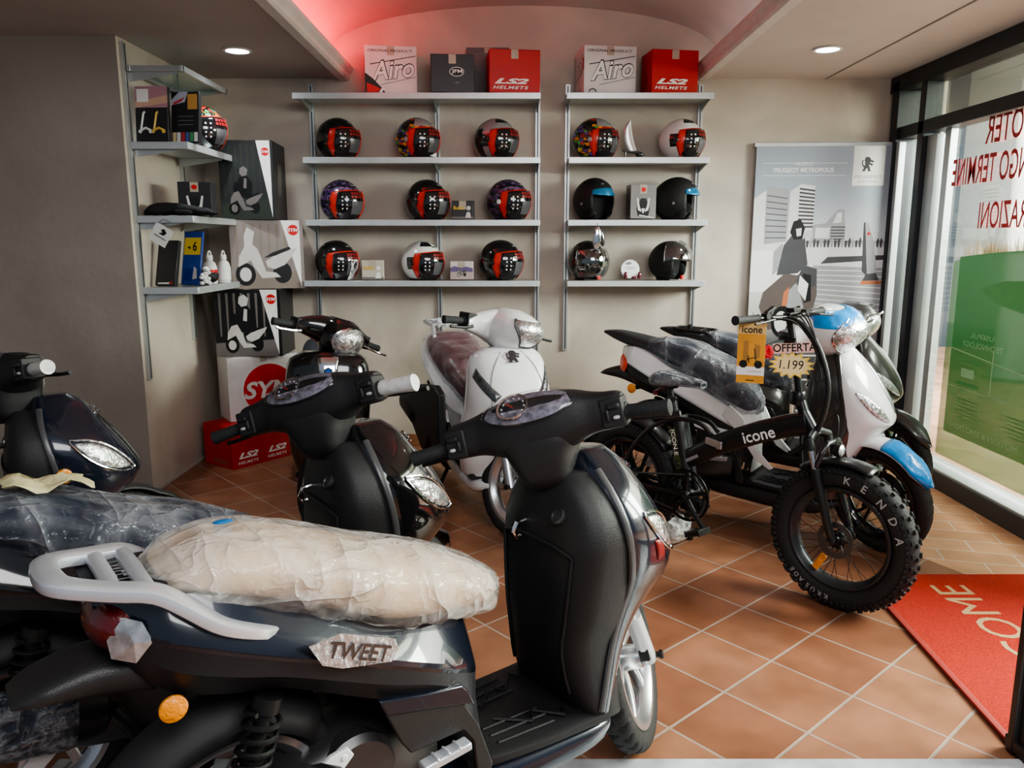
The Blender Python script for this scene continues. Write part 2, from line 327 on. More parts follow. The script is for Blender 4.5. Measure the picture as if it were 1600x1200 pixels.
# ---- right glazed wall
FR=mat('anthracite_frame',(.022,.025,.030),.4,.3);FRL=mat('grey_aluminium_frame',(.42,.46,.46),.35,.5);GL=glass('window_glass',(.93,.98,.95),.05)
W0=2.86
b=MB()
b.box((W0,YB-.09,1.36),(.16,.10,2.72));b.box((W0,5.60,1.36),(.12,.075,2.72))          # two posts
b.box((W0,3.6,2.71),(.16,5.0,.11));b.box((W0,3.6,2.36),(.12,5.0,.085))                    # head and transom
struct('window_1',b,FR,bev=.004)
b=MB();b.box((W0-.045,YB-.165,1.15),(.05,.045,2.3));b.box((W0+.02,5.50,1.15),(.09,.12,2.3));b.box((W0+.03,5.665,1.15),(.03,.05,2.3));b.box((W0+.03,5.36,1.2),(.05,.07,2.3))
struct('trim_window_jamb',b,FRL,bev=.004)
b=MB();b.box((W0-.03,3.6,.055),(.14,4.9,.11),mi=1);b.box((W0-.005,3.6,.115),(.17,4.9,.02))
struct('trim_window_sill',b,[FRL,mat('sill_side',(.05,.055,.055),.5)],bev=.004)
b=MB();b.box((W0+.01,3.6,1.24),(.008,4.9,2.2));struct('window_2',b,GL)
b=MB();b.box((W0+.01,3.6,2.53),(.008,4.9,.26));struct('window_3',b,glass('clerestory_glass',(.62,.66,.60),.25))
# right foreground post of the open glass door
b=MB();b.box((1.630,2.19,1.4),(.10,.10,2.8));b.box((1.572,2.225,1.4),(.02,.03,2.8));b.box((1.63,2.19,.03),(.13,.13,.04))
struct('door_1',b,mat('door_post_brown',(.030,.024,.024),.45,.2),bev=.005)
# outside: paved ground, pale facade and a grey column
b=MB();b.add([(2.95,-1,.004),(12,-1,.004),(12,12,.004),(2.95,12,.004)],[[0,1,2,3]]);struct('ground_outside',b,tiles('outside_paving',(1,0),(0,0),.4,.4,.01,0,(.40,.22,.15),(.46,.26,.18)))
b=MB();b.box((9.,8,3),(.2,16,6));struct('wall_outside_facade',b,mat('pale_facade',(.85,.82,.76),.8))
b=MB();b.lathe([(.20,0),(.22,.05),(.20,.1),(.20,4),(.24,4.1)],(5.8,9.0,0),'z',24);struct('pillar_outside',b,mat('concrete_column',(.30,.29,.28),.8))
# ================================================================ SCOOTERS
class HZ:
    """shell swept up z: stations (z, x_back, x_front, half_width); t=0 faces forward, +pi/2 left"""
    def __init__(s,st,ef=2.2,er=3.,m=.35,k=6):
        s.t=cr(st,k);s.ef=ef;s.er=er;s.m=m
    def row(s,z):
        T=s.t
        if z<=T[0][0]:return T[0]
        for a,b in zip(T,T[1:]):
            if a[0]<=z<=b[0]:
                f=(z-a[0])/max(1e-9,b[0]-a[0]);return tuple(p+(q-p)*f for p,q in zip(a,b))
        return T[-1]
    def pt(s,row,t):
        z,xb,xf,w=row;xm=xb+(xf-xb)*s.m;c,sn=cos(t),sin(t);e=s.ef if c>=0 else s.er
        return V((xm+((xf-xm) if c>=0 else (xm-xb))*sg(c,2/e),w*sg(sn,2/e),z))
    def S(s,z,t): return s.pt(s.row(z),t)
    def nrm(s,z,t):
        a=s.S(z+.004,t)-s.S(z-.004,t);b=s.S(z,t+.02)-s.S(z,t-.02);n=b.cross(a)
        n.normalize();c=s.S(z,t)
        return n if n.dot(V((cos(t),sin(t),0)))>0 else -n
    def build(s,mb,n=36,mi=0): return mb.rings([[s.pt(r,2*pi*j/n) for j in range(n)] for r in s.t],True,True,mi)
    def patch(s,mb,f,nu=14,nv=6,off=.006,mi=0):
        """f(u,v) -> (z,t), u 0..1, v -1..1; a slightly domed patch lying on the shell"""
        R=[]
        for i in range(nu+1):
            r=[]
            for j in range(nv+1):
                u=i/nu;v=2*j/nv-1;z,t=f(u,v);o=off*(.25+.75*(1-(2*u-1)**4)*(1-v**4))
                r.append(s.S(z,t)+s.nrm(z,t)*o)
            R.append(r)
        return mb.rings(R,False,False,mi)
def leaf(z0,t0,z1,t1,w,pz=.03,pt=.0,p=1.):
    """leaf outline from (z0,t0) to (z1,t1), half-width w along (pz,pt)"""
    def f(u,v):
        h=w*sin(pi*max(.02,min(.98,u)))**p*v
        return z0+(z1-z0)*u+h*pz,t0+(t1-t0)*u+h*pt
    return f
def wheel(root,nm,c,R,tw,rr,style,rimmat,xf=None,disc=True,n=6,groove=True,spw=.03):
    h=R-rr;Rc=rr+h/2;prof=[]
    for i in range(21):
        a=radians(-150+15*i);prof.append((Rc+h/2*cos(a),tw/2*sin(a)*(1-.12*abs(sin(a))**4)))
    def fn(u,j,r):
        # curved tread grooves cut into the tyre
        a=-150+15*j;s=abs(a)/75
        if not groove or s>1.05: return r
        if s<.05: return r-.005
        q=(u*34+.55*s*(1 if a>0 else -1)+.25*(a>0))%1
        return r-(.007 if (q<.20 and s>.12) else 0)
    t=obj(nm,MB().lathe(prof,c,'y',238 if groove else 72,0,True,fn),RUBBER,root,xf,ang=50)
    b=MB();y=tw*.38
    b.lathe([(rr-.006,-y),(rr+.010,-y*1.02),(rr+.011,-y*.9),(rr-.014,-y*.7),(rr-.024,-y*.2),(rr-.024,y*.2),(rr-.014,y*.7),(rr+.011,y*.9),(rr+.010,y*1.02),(rr-.006,y),(rr-.030,y*.4),(rr-.034,0),(rr-.030,-y*.4)],c,'y',72,0,True)
    b.lathe([(.012,-.06),(.034,-.058),(.040,-.035),(.040,.035),(.034,.058),(.012,.06)],c,'y',28)
    for k in range(n):
        a=2*pi*k/n;P=[]
        for q in range(7):
            f=q/6;r=.036+(rr-.058)*f;aa=a+(.35*(f**1.5) if style=='swirl' else .0)
            P.append(V(c)+V((sin(aa)*r,.018*(1-f)-.0,cos(aa)*r)))
        if style=='pair':
            for d in (-1,1):
                Q=[V(c)+V((sin(a+d*.16*(.3+f/6*.9))*(.036+(rr-.058)*f/6),0,cos(a+d*.16*(.3+f/6*.9))*(.036+(rr-.058)*f/6))) for f in range(7)]
                b.tube(Q,.01,8,flat=(.010,.014,(0,1,0),3))
        else: b.tube(P,.01,10,flat=(spw/2,.016,(0,1,0),3.5))
    obj('rim',b,rimmat,t,xf)
    if disc:
        for s in (1,):
            b=MB();b.lathe([(.060,.054*s),(.112,.054*s),(.112,.058*s),(.060,.058*s)],c,'y',40,0,True)
            for k in range(5):
                a=2*pi*k/5;b.tube([V(c)+V((sin(a)*.03,.056*s,cos(a)*.03)),V(c)+V((sin(a+.3)*.066,.056*s,cos(a+.3)*.066))],.006,6)
            obj('brake_disc',b,STEEL,t,xf)
    return t
def steerM(s,hz=.28,rake=27,x=-.02):
    A=V((x,0,hz));U=V((-sin(radians(rake)),0,cos(radians(rake))))
    return Matrix.Translation(A)@Matrix.Rotation(s,4,U)@Matrix.Translation(-A)
def poseM(x,y,th,pitch,lean,sc=1.):
    return Matrix.Translation(V((x,y,0)))@Matrix.Rotation(th,4,'Z')@Matrix.Rotation(-lean,4,'X')@Matrix.Rotation(pitch,4,'Y')@Matrix.Diagonal((*(sc if isinstance(sc,tuple) else (sc,)*3),1))
SEAT_A=[(-1.385,.885,.905,.05),(-1.36,.865,.925,.10),(-1.27,.84,.945,.135),(-1.15,.80,.932,.152),(-1.03,.745,.893,.158),(-.9,.69,.85,.155),(-.78,.668,.815,.14),(-.68,.655,.775,.115),(-.60,.645,.735,.085),(-.565,.66,.70,.04)]
BODY_A=[(-1.50,.875,.03,.85,.04,.80,.03),(-1.45,.885,.08,.815,.10,.73,.07),(-1.38,.89,.11,.80,.155,.668,.10),(-1.28,.865,.125,.765,.178,.64,.12),(-1.18,.82,.13,.728,.188,.625,.13),(-1.06,.765,.135,.683,.192,.575,.14),(-.95,.71,.135,.64,.192,.53,.15),(-.84,.675,.125,.595,.185,.50,.155),(-.76,.662,.10,.56,.168,.45,.155),(-.70,.645,.07,.53,.14,.39,.145),(-.66,.62,.04,.50,.10,.33,.125),(-.645,.56,.02,.46,.07,.30,.10)]
INNER_A=[(.265,-.33,-.17,.185),(.36,-.37,-.17,.172),(.47,-.395,-.17,.165),(.56,-.40,-.16,.185),(.68,-.40,-.14,.20),(.78,-.395,-.15,.205),(.86,-.385,-.17,.18),(.92,-.375,-.20,.13),(.955,-.36,-.22,.08)]
APRON_A=[(.27,-.31,-.19,.185),(.36,-.29,-.17,.18),(.45,-.27,-.13,.17),(.54,-.26,-.06,.175),(.60,-.26,.02,.185),(.64,-.265,.06,.198),(.69,-.275,.07,.21),(.76,-.285,.035,.215),(.83,-.295,-.01,.205),(.90,-.30,-.06,.165),(.96,-.295,-.105,.10),(1.0,-.28,-.16,.05)]
HEAD_A=[(-.252,-.375,1.075,.040,.044),(-.235,-.375,1.077,.046,.050),(-.20,-.373,1.079,.049,.052),(-.16,-.366,1.082,.058,.058),(-.12,-.358,1.082,.076,.071),(-.07,-.350,1.078,.093,.084),(-.02,-.346,1.076,.100,.089),(.02,-.346,1.076,.100,.089),(.07,-.350,1.078,.093,.084),(.12,-.358,1.082,.076,.071),(.16,-.366,1.082,.058,.058),(.20,-.373,1.079,.049,.052),(.235,-.375,1.077,.046,.050),(.252,-.375,1.075,.040,.044)]
def scooter(label,pose,steer,o,group=None):
    g=lambda k,d=None:o.get(k,d)
    root=thing('motor_scooter',label,'motor scooter',poseM(*pose),group)
    ST=steerM(steer);paint=g('paint');lower=g('lower',SATIN);plas=g('plastic',PLASTIC)
    # ---- seat and its film
    seat=obj('seat',MB().hullx(g('seat',SEAT_A),28,6,0,2.7),g('seatmat',CREAM),root)
    if g('wrap'):
        random.seed(11+int(100*pose[0]));st=[]
        S=cr(g('seat',SEAT_A),4);b=MB();R=[]
        for i,(x,zb,zt,w) in enumerate(S):
            r=[];zc=(zb+zt)/2;hh=(zt-zb)/2+.012;ww=w+.012;n=44
            for j in range(n):
                a=2*pi*j/n;c,s_=cos(a),sin(a);k=1+random.uniform(-.035,.05)
                z=zc+hh*sg(s_,2/2.6)*k
                if s_<-.3: z-=random.uniform(.0,.028)
                r.append(V((x+random.uniform(-.008,.008)+(-.02 if i==0 else .02 if i==len(S)-1 else 0),ww*sg(c,2/2.6)*k,z)))
            R.append(r)
        b.rings(R);cv=obj('plastic_cover',b,g('wrap'),seat,sub=1,ang=80)
        if g('seatmat') is CREAM: obj('blue_sticker',MB().ell((-1.235,.03,.957),(.022,.012,.004),None,14,6),mat('sticker_blue',(.02,.16,.42),.4),cv)
    # ---- body with a crease
    R=[]
    for x,zt,wt,zc,wc,zb,wb in cr(g('body',BODY_A),4):
        h=[(0,zt),(wt*.7,zt),(wt,zt-.006),(wt+(wc-wt)*.55,zc+(zt-zc)*.5),(wc*.985,zc+.012),(wc,zc),(wc*.97,zc-.012),(wc*.9+wb*.08,zc+(zb-zc)*.45),(wb,zb+.01),(wb*.8,zb)]
        R.append([V((x,y,z)) for y,z in h]+[V((x,-y,z)) for y,z in h[::-1] if y>0])
    k=len(R[0]);seg=[0]*k
    for i in range(k):
        zz=(R[10][i].z+R[10][(i+1)%k].z)/2;cz=g('body',BODY_A)
        q=cr(cz,4)[10];seg[i]=1 if zz<q[3]-.007 else 0
    body=obj('rear_body',MB().rings(R,True,True,0,seg),[paint,lower],root,ang=24)
    if g('emblem'):
        F=frame((-1.114,-.206,.716),(.93,.06,-.36),(.36,.0,.93));b=MB()
        b.prism([(-.045,.02),(0,.042),(.02,.052),(.16,.050),(.176,.03),(.17,0),(.10,-.012),(.05,-.02),(.0,-.016)],.004,F,1)
        b.text('TWEET',F,.155,.036,0,.007,.02);b.text('PEUGEOT',F@Matrix.Translation(V((.075,-.012,0))),.08,.010,0,.007)
        obj('model_emblem',b,[mat('dark_chrome_letter',(.16,.16,.17),.2,.9),mat('chrome_foil',(.66,.68,.70),.22,.8,0,(60,.8))],body)
    # ---- side trims under the body, footboard, belly
    for s in (-1,1):
        b=MB();M=Matrix(((1,0,0,0),(0,0,-s if s<0 else -1,s*.168),(0,1,0,0),(0,0,0,1)))
        M=Matrix(((1,0,0,0),(0,0,s,s*.160),(0,1,0,0),(0,0,0,1)))
        b.prism([(-.975,.556),(-.86,.535),(-.755,.523),(-.735,.50),(-.715,.46),(-.745,.47),(-.88,.50),(-.955,.515)],.020,M,0)
        b.prism([(-.955,.515),(-.88,.50),(-.745,.47),(-.70,.40),(-.655,.28),(-.66,.25),(-.70,.26),(-.715,.36),(-.745,.40),(-.89,.395),(-.915,.43)],.014,M,1)
        obj('side_trim',b,[paint,PLASTIC2],root,bev=.004)
    b=MB().hullx([(-.95,.17,.22,.10),(-.82,.16,.25,.15),(-.65,.155,.262,.172),(-.45,.15,.262,.178),(-.3,.16,.262,.178),(-.22,.19,.262,.16),(-.17,.22,.255,.12)],28,5,0,3.2)
    obj('belly_fairing',b,g('belly',paint),root)
    b=MB().hullx([(-.70,.245,.275,.13),(-.66,.25,.284,.158),(-.5,.25,.282,.176),(-.35,.25,.285,.183),(-.26,.25,.288,.188)],24,4,0,5)
    for y in (-.12,-.085,-.05,.05,.085,.12):
        b.tube([(-.60,y,.283),(-.42,y*1.1,.287)],.004,6)
    for s in(-1,1): b.tube([(-.55,s*.03,.286),(-.47,s*.10,.287),(-.44,s*.06,.288),(-.38,s*.13,.289),(-.36,s*.1,.289)],.005,6);b.lathe([(.012,.284),(.012,.290),(.0,.291)],(-.32,s*.13,0),'z',14)
    obj('footboard',b,g('floor',PLASTIC),root)
    # ---- leg shield, glove box, lock, hook
    inner=HZ(g('inner',INNER_A),3.,3.4,.5);sh=obj('leg_shield',inner.build(MB()),g('innermat',PLASTIC),root)
    b=MB();b.tube([inner.S(.34+.40*q/10,pi-.66+.1*sin(q/10*pi))-V((.004,0,0)) for q in range(11)]+[inner.S(.745+.02*sin(pi*q/6),pi-.62+1.2*q/6)-V((.004,0,0)) for q in range(7)]+[inner.S(.74-.40*q/10,pi+.58)-V((.004,0,0)) for q in range(11)],.005,8)
    inner.patch(b,lambda u,v:(.345+.39*u,pi+v*.58),10,8,.004);obj('glove_box',b,g('glovemat',PLASTIC),sh)
    p=inner.S(.845,pi+.25);F=frame(p,(0,-1,0),(.5,0,.86))
    b=MB();b.lathe([(.024,-.004),(.024,.006),(.018,.009),(.017,.005),(.006,.006)],p,(F.to_3x3().col[0].copy(),F.to_3x3().col[1].copy(),F.to_3x3().col[2].copy()),24);obj('ignition_lock',b,STEEL,sh)
    p=inner.S(.80,pi-.1);b=MB().tube([p,p+V((-.03,0,-.005)),p+V((-.042,0,-.03)),p+V((-.028,0,-.05)),p+V((-.015,0,-.045))],.006,8);obj('bag_hook',b,CHROME,sh)
    ap=HZ(g('apron',APRON_A),g('apef',2.1),2.6,g('apm',.25));front=obj('front_apron',ap.build(MB(),44),paint,root,ang=50)
    for s in (-1,1):
        b=MB();zz=[ap.t[0][0]+.02+(ap.t[-1][0]-.06-ap.t[0][0])*q/16 for q in range(17)]
        b.tube([ap.S(z,s*(pi/2+.25)) for z in zz],.01,8,flat=(.012,.007,(0,s,0),2));obj('edge_trim',b,g('trim',mat('satin_trim',(.10,.10,.105),.35,.5)),front)
    for nm,mt,fs in g('apparts',[]):
        for f in fs:
            b=MB();off=.007
            if isinstance(f,tuple): f,off=f
            ap.patch(b,f,18,8,off);obj(nm,b,mt,front,sol=.003)
    if g('lion'):
        z,sz,mt=g('lion');p=ap.S(z,0);n=ap.nrm(z,0);up=(V((0,0,1))-n*n.z).normalized();xd=up.cross(n)
        F=frame(p+n*.008-xd*sz/2-up*sz/2,xd,up);b=MB();b.prism([(x*sz,y*sz) for x,y in LION],.004,F);obj('lion_badge',b,mt,front)
    # ---- steering assembly
    if g('headfn'): g('headfn')(root,ST)
    else:
        hd=obj('handlebar_cover',MB().hully(g('head',HEAD_A),28,4,0,3.),g('headmat',plas),root,ST)
        nk=HZ([(.905,-.40,-.29,.048),(.93,-.425,-.27,.066),(.965,-.437,-.25,.082),(1.005,-.444,-.25,.098),(1.04,-.444,-.25,.118),(1.075,-.43,-.26,.13)],3.2,3.6,.5)
        obj('handlebar_neck',nk.build(MB()),g('headmat',plas),hd,ST)
        # dials under a long clear lens
        F=frame((-.420,0,1.132),(0,-1,0),(.72,0,.69));b=MB()
        b.ell((0,0,0),(.127,.054,.012),None,28,8);b.v=[F@v for v in b.v];ic=obj('instrument_cluster',b,DIAL,hd,ST)
        b=MB();F2=F@Matrix.Translation(V((-.035,-.004,.012)))
        b.lathe([(.040,0),(.046,.004),(.046,.008),(.040,.007)],F2.translation,(F2.to_3x3().col[0].copy(),F2.to_3x3().col[1].copy(),F2.to_3x3().col[2].copy()),36,0,True);obj('dial_ring',b,CHROME,ic,ST)
        b=MB();b.tube([F2@V((0,0,.004)),F2@V((-.022,.016,.005))],.002,6,1)
        for q in range(9): a=radians(-30+30*q);b.box(F2@V((.033*cos(a),.033*sin(a),.003)),(.004,.004,.004),F2.to_3x3(),0)
        b.text('km/h',F2@Matrix.Translation(V((-.008,-.02,.004))),.018,None,0)
        obj('dial_marks',b,[WHITE,mat('needle_red',(.6,.03,.03),.4)],ic,ST)
        b=MB();b.ell((0,0,0),(.137,.060,.022),None,32,10);b.v=[F@v for v in b.v];obj('meter_lens',b,METERGLASS,ic,ST)
        b=MB();b.ell((-.262,0,1.065),(.02,.085,.062),Matrix.Rotation(-.35,3,'Y'),26,10);obj('headlight',b,LENS,hd,ST)
        for y in (-.15,.13):
            b=MB();b.lathe([(.007,0),(.007,.004),(0,.005)],(-.39,y,1.135),'z',12);obj('screw_cap',b,BLACK,hd,ST)
    sc=g('swz',0.);lv=g('lever',BLACK);swm=g('swmat',PLASTIC)
    for s in (-1,1):
        b=MB();b.box((-.387,s*.226,1.072+sc),(.078,.062,.078));b.box((-.428,s*.232,1.088+sc),(.012,.034,.016));b.box((-.428,s*.236,1.058+sc),(.014,.018,.010),None,1);b.box((-.430,s*.214,1.066+sc),(.012,.012,.034));b.box((-.405,s*.215,1.098+sc),(.02,.02,.010))
        sw=obj('switch_housing',b,[swm,mat('switch_mark',(.5,.5,.5),.4)],root,ST,bev=.006)
        b=MB();e=V((-.405,s*.375,1.055+sc));a=V((-.385,s*.255,1.066+sc));d=(e-a)
        rr=[.026,.026,.0195,.019,.0195,.019,.020,.019,.0195,.02,.022,.022,.016];pp=[0,.04,.05,.2,.21,.4,.42,.6,.62,.8,.92,.98,1.]
        b.tube([a+d*p for p in pp],rr,16);tp=g('tape') if (s<0) else None
        gp=obj('hand_grip',b,GRIPM,root,ST)
        if tp: b=MB();b.tube([a+d*.06,a+d*.2,a+d*.5,a+d*.8,a+d*1.0,a+d*1.06],[.024,.025,.0235,.025,.026,.026],16);b.lathe([(.019,0),(.027,0),(.027,.002),(.019,.002)],a+d*1.06,'y',20,0,True);obj('tape_wrap',b,tp,gp,ST)
        b=MB();b.tube([(-.355,s*.215,1.05+sc),(-.325,s*.24,1.045+sc),(-.318,s*.30,1.035+sc),(-.325,s*.36,1.03+sc),(-.33,s*.385,1.03+sc)],[.010,.008,.007,.007,.008],8)
        obj('brake_lever',b,lv,root,ST)
    wheel(root,'front_wheel',(0,0,.28),.28,.095,g('rimr',.205),g('fspoke','swirl'),g('rimmat',SILVER),ST,n=g('nsp',6),spw=g('spw',.03))
    b=MB()
    for s in (-1,1):
        b.tube([(-.005,s*.078,.27),(-.012,s*.078,.285),(-.09,s*.078,.44)],[.026,.027,.027],14,0);b.tube([(-.09,s*.078,.44),(-.20,s*.078,.66)],.017,12,1)
    b.tube([(-.20,-.10,.655),(-.20,.10,.655)],.02,10,2)
    b.tube([(-.19,0,.64),(-.36,0,.98)],.02,10,2)
    fk=obj('front_fork',b,[g('forkmat',FORKW),CHROME,BLACK],root,ST)
    b=MB();b.lathe([(.014,-.125),(.014,-.115),(.009,-.115),(.009,.115),(.014,.115),(.014,.125)],(0,0,.28),'y',12);b.box((-.035,-.078,.30),(.04,.03,.035));obj('axle_bolt',b,BLACK,fk,ST)
    # front mudguard shell
    R=[];a0,a1,tip=g('fend',(-50,66,.12))
    for i in range(19):
        f=i/18;a=radians(a0+(a1-a0)*f);r=.300+(tip*max(0,f-.72)**1.2*2.2);w=.066*min(1,(1-f)*5+.25)*min(1,f*6+.4)
        r0=V((sin(a)*r,0,.28+cos(a)*r));n=V((sin(a),0,cos(a)));R.append([r0+n*(.012*cos(t*1.35))+V((0,w*sin(t*1.35)/sin(1.35),0))-n*(.03*(1-cos(t*1.35))) for t in [q/4-1 for q in range(9)]])
    fd=obj('front_mudguard',MB().rings(R,False,False),g('fendmat',plas),root,ST,sol=.004)
    if g('fendwrap'):
        b=MB();b.rings([[p+(p-V((0,0,.28))).normalized()*.006+V((0,0,random.uniform(-.003,.003))) for p in r] for r in R[9:]],False,False);obj('blue_protective_film',b,BLUEFILM,fd,ST,sol=.003,ang=80)
    # ---- rear wheel, mudguard, shocks, engine, silencer, stand
    rw=wheel(root,'rear_wheel',(-1.25,0,.28),.28,.11,g('rimr',.205),g('fspoke','swirl'),g('rimmat',SILVER),None,n=g('nsp',6),disc=False,spw=g('spw',.03))
    R=[]
    for i in range(17):
        a=radians(-78+120*i/16);r=.312;n=V((sin(a),0,cos(a)));p=V((-1.25,0,.28))+n*r
        R.append([p+V((0,.085*sin(t*1.4)/sin(1.4),0))-n*(.09*(1-cos(t*1.4))) for t in [q/4-1 for q in range(9)]])
    obj('rear_mudguard',MB().rings(R,False,False),g('rearfend',mat('mudguard_plastic',(.020,.020,.021),.62)),root,sol=.004)
    for s in (-1,1):
        b=MB();A=V((-1.205,s*.125,.61));B=V((-1.285,s*.13,.33));b.tube([A,A+(B-A)*.45],.017,10);b.tube([A+(B-A)*.4,B],.024,12);b.tube([A-(B-A)*.05,A+(B-A)*.06],.03,12);b.tube([A+(B-A)*.82,A+(B-A)*.9],.034,12)
        d=(B-A).normalized();u=d.orthogonal().normalized();w=d.cross(u)
        b.tube([A+(B-A)*(.06+.76*q/96)+(u*cos(q*2*pi/12)+w*sin(q*2*pi/12))*.036 for q in range(97)],.0062,6,0);obj('shock_absorber',b,BLACK if not g('shk') else g('shk'),root)
    b=MB();b.hullx([(-1.22,.24,.34,.06),(-1.12,.21,.40,.10),(-1.0,.20,.44,.12),(-.88,.20,.43,.11),(-.76,.22,.38,.08)],20,4,0,3.4)
    for s in (-1,1): b.lathe([(.02,.12*s),(.085,.115*s),(.10,.10*s),(.10,.06*s)],(-.985,0,.34),'y',32)
    en=obj('engine',b,STEEL if not g('eng') else g('eng'),root)
    b=MB();F=Matrix(((1,0,0,0),(0,0,-1,-.135),(0,1,0,0),(0,0,0,1)));b.prism([(-1.27,.26),(-1.13,.405),(-1.075,.445),(-1.035,.452),(-1.02,.43),(-1.05,.40),(-1.13,.33),(-1.23,.235)],.014,F);b.lathe([(.010,-.148),(.006,-.152)],(-1.045,0,.432),'y',12)
    obj('silencer_bracket',b,WHITEP,en,bev=.003)
    b=MB();ax=(V((0,1,0)),V((.15,0,1)).normalized(),V((-1,0,.15)).normalized());m0=(-1.06,-.205,.385)
    b.tube([(-.95,-.11,.22),(-1.0,-.15,.24),(-1.03,-.19,.33),m0],.018,10);b.lathe([(.02,0),(.060,.02),(.074,.06),(.076,.40),(.066,.45),(.03,.46),(.026,.45),(.02,.42)],m0,ax,28)
    mf=obj('silencer',b,g('muff',mat('silencer_black',(.03,.03,.033),.35,.6)),root)
    b=MB();b.lathe([(.079,.09),(.083,.10),(.084,.38),(.080,.40)],m0,ax,24);obj('silencer_cover',b,g('muffwrap',PLASTIC),mf,sol=.002)
    if g('stand',True):
        zf=g('standz',-.028);b=MB()
        for s in (-1,1): b.tube([(-.93,s*.06,.21),(-.97,s*.12,.05),(-.985,s*.145,zf+.012)],.013,8);b.box((-.985,s*.15,zf+.006),(.05,.03,.012))
        b.tube([(-.96,-.09,.12),(-.96,.09,.12)],.010,8);obj('centre_stand',b,BLACK,root)
    for s in (-1,1):
        b=MB();b.box((-.81,s*.195,.372),(.13,.035,.020),Matrix.Rotation(-.12,3,'Y'));
        for q in range(3): b.box((-.84+.03*q,s*.196,.380+.0035*q),(.008,.035,.010))
        obj('passenger_footrest',b,g('peg',RACKM),root,bev=.005)
    # ---- tail: light, indicators, plate holder, reflector, rack
    if g('tail',True):
        tx,tz=g('tailxz',(-1.475,.825));b=MB();b.ell((tx+.022,0,tz-.004),(.062,.104,.064),None,26,12);tl=obj('tail_light',b,g('tailmat',REDLENS),root)
        for s in (-1,1):
            b=MB();A=[(0,0),(.028,.046),(.062,.038),(.082,.0),(.052,-.044),(.008,-.036)]
            F=frame((tx-.012,s*.088,tz-.015),(.86,s*.5,-.05),(0,0,1));Q=[F@V((x,y,0)) for x,y in A]
            c=F@V((.045,0,.0));c.y+=s*.012;n=len(Q)
            b.add(Q+[c],[[i,(i+1)%n,n] for i in range(n)]);b.add(Q+[F@V((.045,0,0))-V((0,s*.02,0))],[[i,(i+1)%n,n] for i in range(n)]);obj('rear_indicator',b,g('indmat',CLEARIND),root,ang=12)
        b=MB();b.hullx([(-1.64,.70,.71,.05),(-1.60,.695,.735,.07),(-1.50,.685,.76,.075),(-1.40,.66,.74,.07)],20,4,0,3);obj('plate_holder',b,g('platem',PLASTIC2),root)
    if g('refl',True):
        for s in (-1,1):
            b=MB();b.lathe([(.027,0),(.027,.006),(.022,.009),(.0,.011)],(-1.385,s*.118,.655),(V((0,0,1)),V((1,0,0)),V((0,s,0))),24);b2=obj('reflector',b,AMBER,root)
            b=MB();b.tube([(-1.385,s*.112,.655),(-1.36,s*.08,.66),(-1.34,s*.06,.66)],.012,8);obj('reflector_bracket',b,PLASTIC,b2)
    rk=g('rack','loop')
    if rk=='loop':
        b=MB();P=[(-1.185,.136,.766),(-1.235,.146,.786),(-1.30,.150,.817),(-1.36,.140,.865),(-1.41,.128,.898),(-1.48,.105,.910),(-1.545,.075,.922),(-1.565,.035,.926)]
        Q=P+[(x,-y,z) for x,y,z in P[::-1]];WW=[.020,.034,.037,.034,.028,.025,.025,.025];WW=WW+WW[::-1];L4=cr([q+(w_,) for q,w_ in zip(Q,WW)],4)
        b.tube([q[:3] for q in L4],.02,14,flat=([q[3] for q in L4],.015,(0,0,1),3.6))
        for x,z,w in ((-1.42,.905,.122),(-1.475,.912,.106)): b.tube([(x,w,z),(x,0,z+.004),(x,-w,z)],.015,12,flat=(.016,.010,(0,0,1),3))
        rkobj=obj('luggage_rack',b,g('rackmat',RACKM),root)
        b=MB();F=frame((-1.44,-.05,.9),(0,1,0),(1,0,0));b.prism([(-.05,-.07),(.15,-.07),(.15,.06),(-.05,.06)],.004,F,1);b.text('TWEET',frame((-1.46,.06,.906),(0,-1,0),(1,0,0)),.12,.04,0,.002,.01);obj('rack_plate',b,[GREY,PLASTIC],rkobj)
    elif rk=='tubes':
        b=MB();z=g('rackz',.985);x=g('rackx',-1.47)
        b.tube([(x+.20,.10,z),(x,.10,z+.005),(x-.05,.06,z+.008),(x-.05,-.06,z+.008),(x,-.10,z+.005),(x+.20,-.10,z)],.011,10)
        for yy in (-.05,0,.05): b.tube([(x-.045,yy,z+.006),(x+.18,yy,z-.004)],.009,8)
        for xx in (x+.02,x+.14): b.tube([(xx,-.10,z),(xx,.10,z)],.009,8)
        for s in (-1,1): b.tube([(x+.20,s*.10,z),(x+.30,s*.12,z-.05),(x+.34,s*.13,z-.16)],.014,8)
        b.box((x+.05,0,z+.02),(.02,.05,.03));obj('luggage_rack',b,g('rackmat',RACKM),root)
    if g('extra'): g('extra')(root,ST,ap,front)
    return root
PK=dict(seatmat=CREAM,wrap=WRAP,paint=PAINT_NAVY,emblem=True)
SIGA=[leaf(.830,s*1.28,.705,s*.54,.044,.85,-s*2.4,.8) for s in (-1,1)]
GRILL=[(lambda u,v:(.905-.25*u,v*(.30-.10*u)),.005)]
RIBS=[(lambda u,v,q=q:(.86-.185*u,q*.075+v*.022),.010) for q in (-2,-1,0,1,2)]
REDST=[lambda u,v:(.60+.05*u,-1.25+.12*v)]
def tw(extra=()): return [('front_indicator',LENS,SIGA),('centre_grille',BLACK,GRILL),('grille_rib',PLASTIC2,RIBS)]+list(extra)
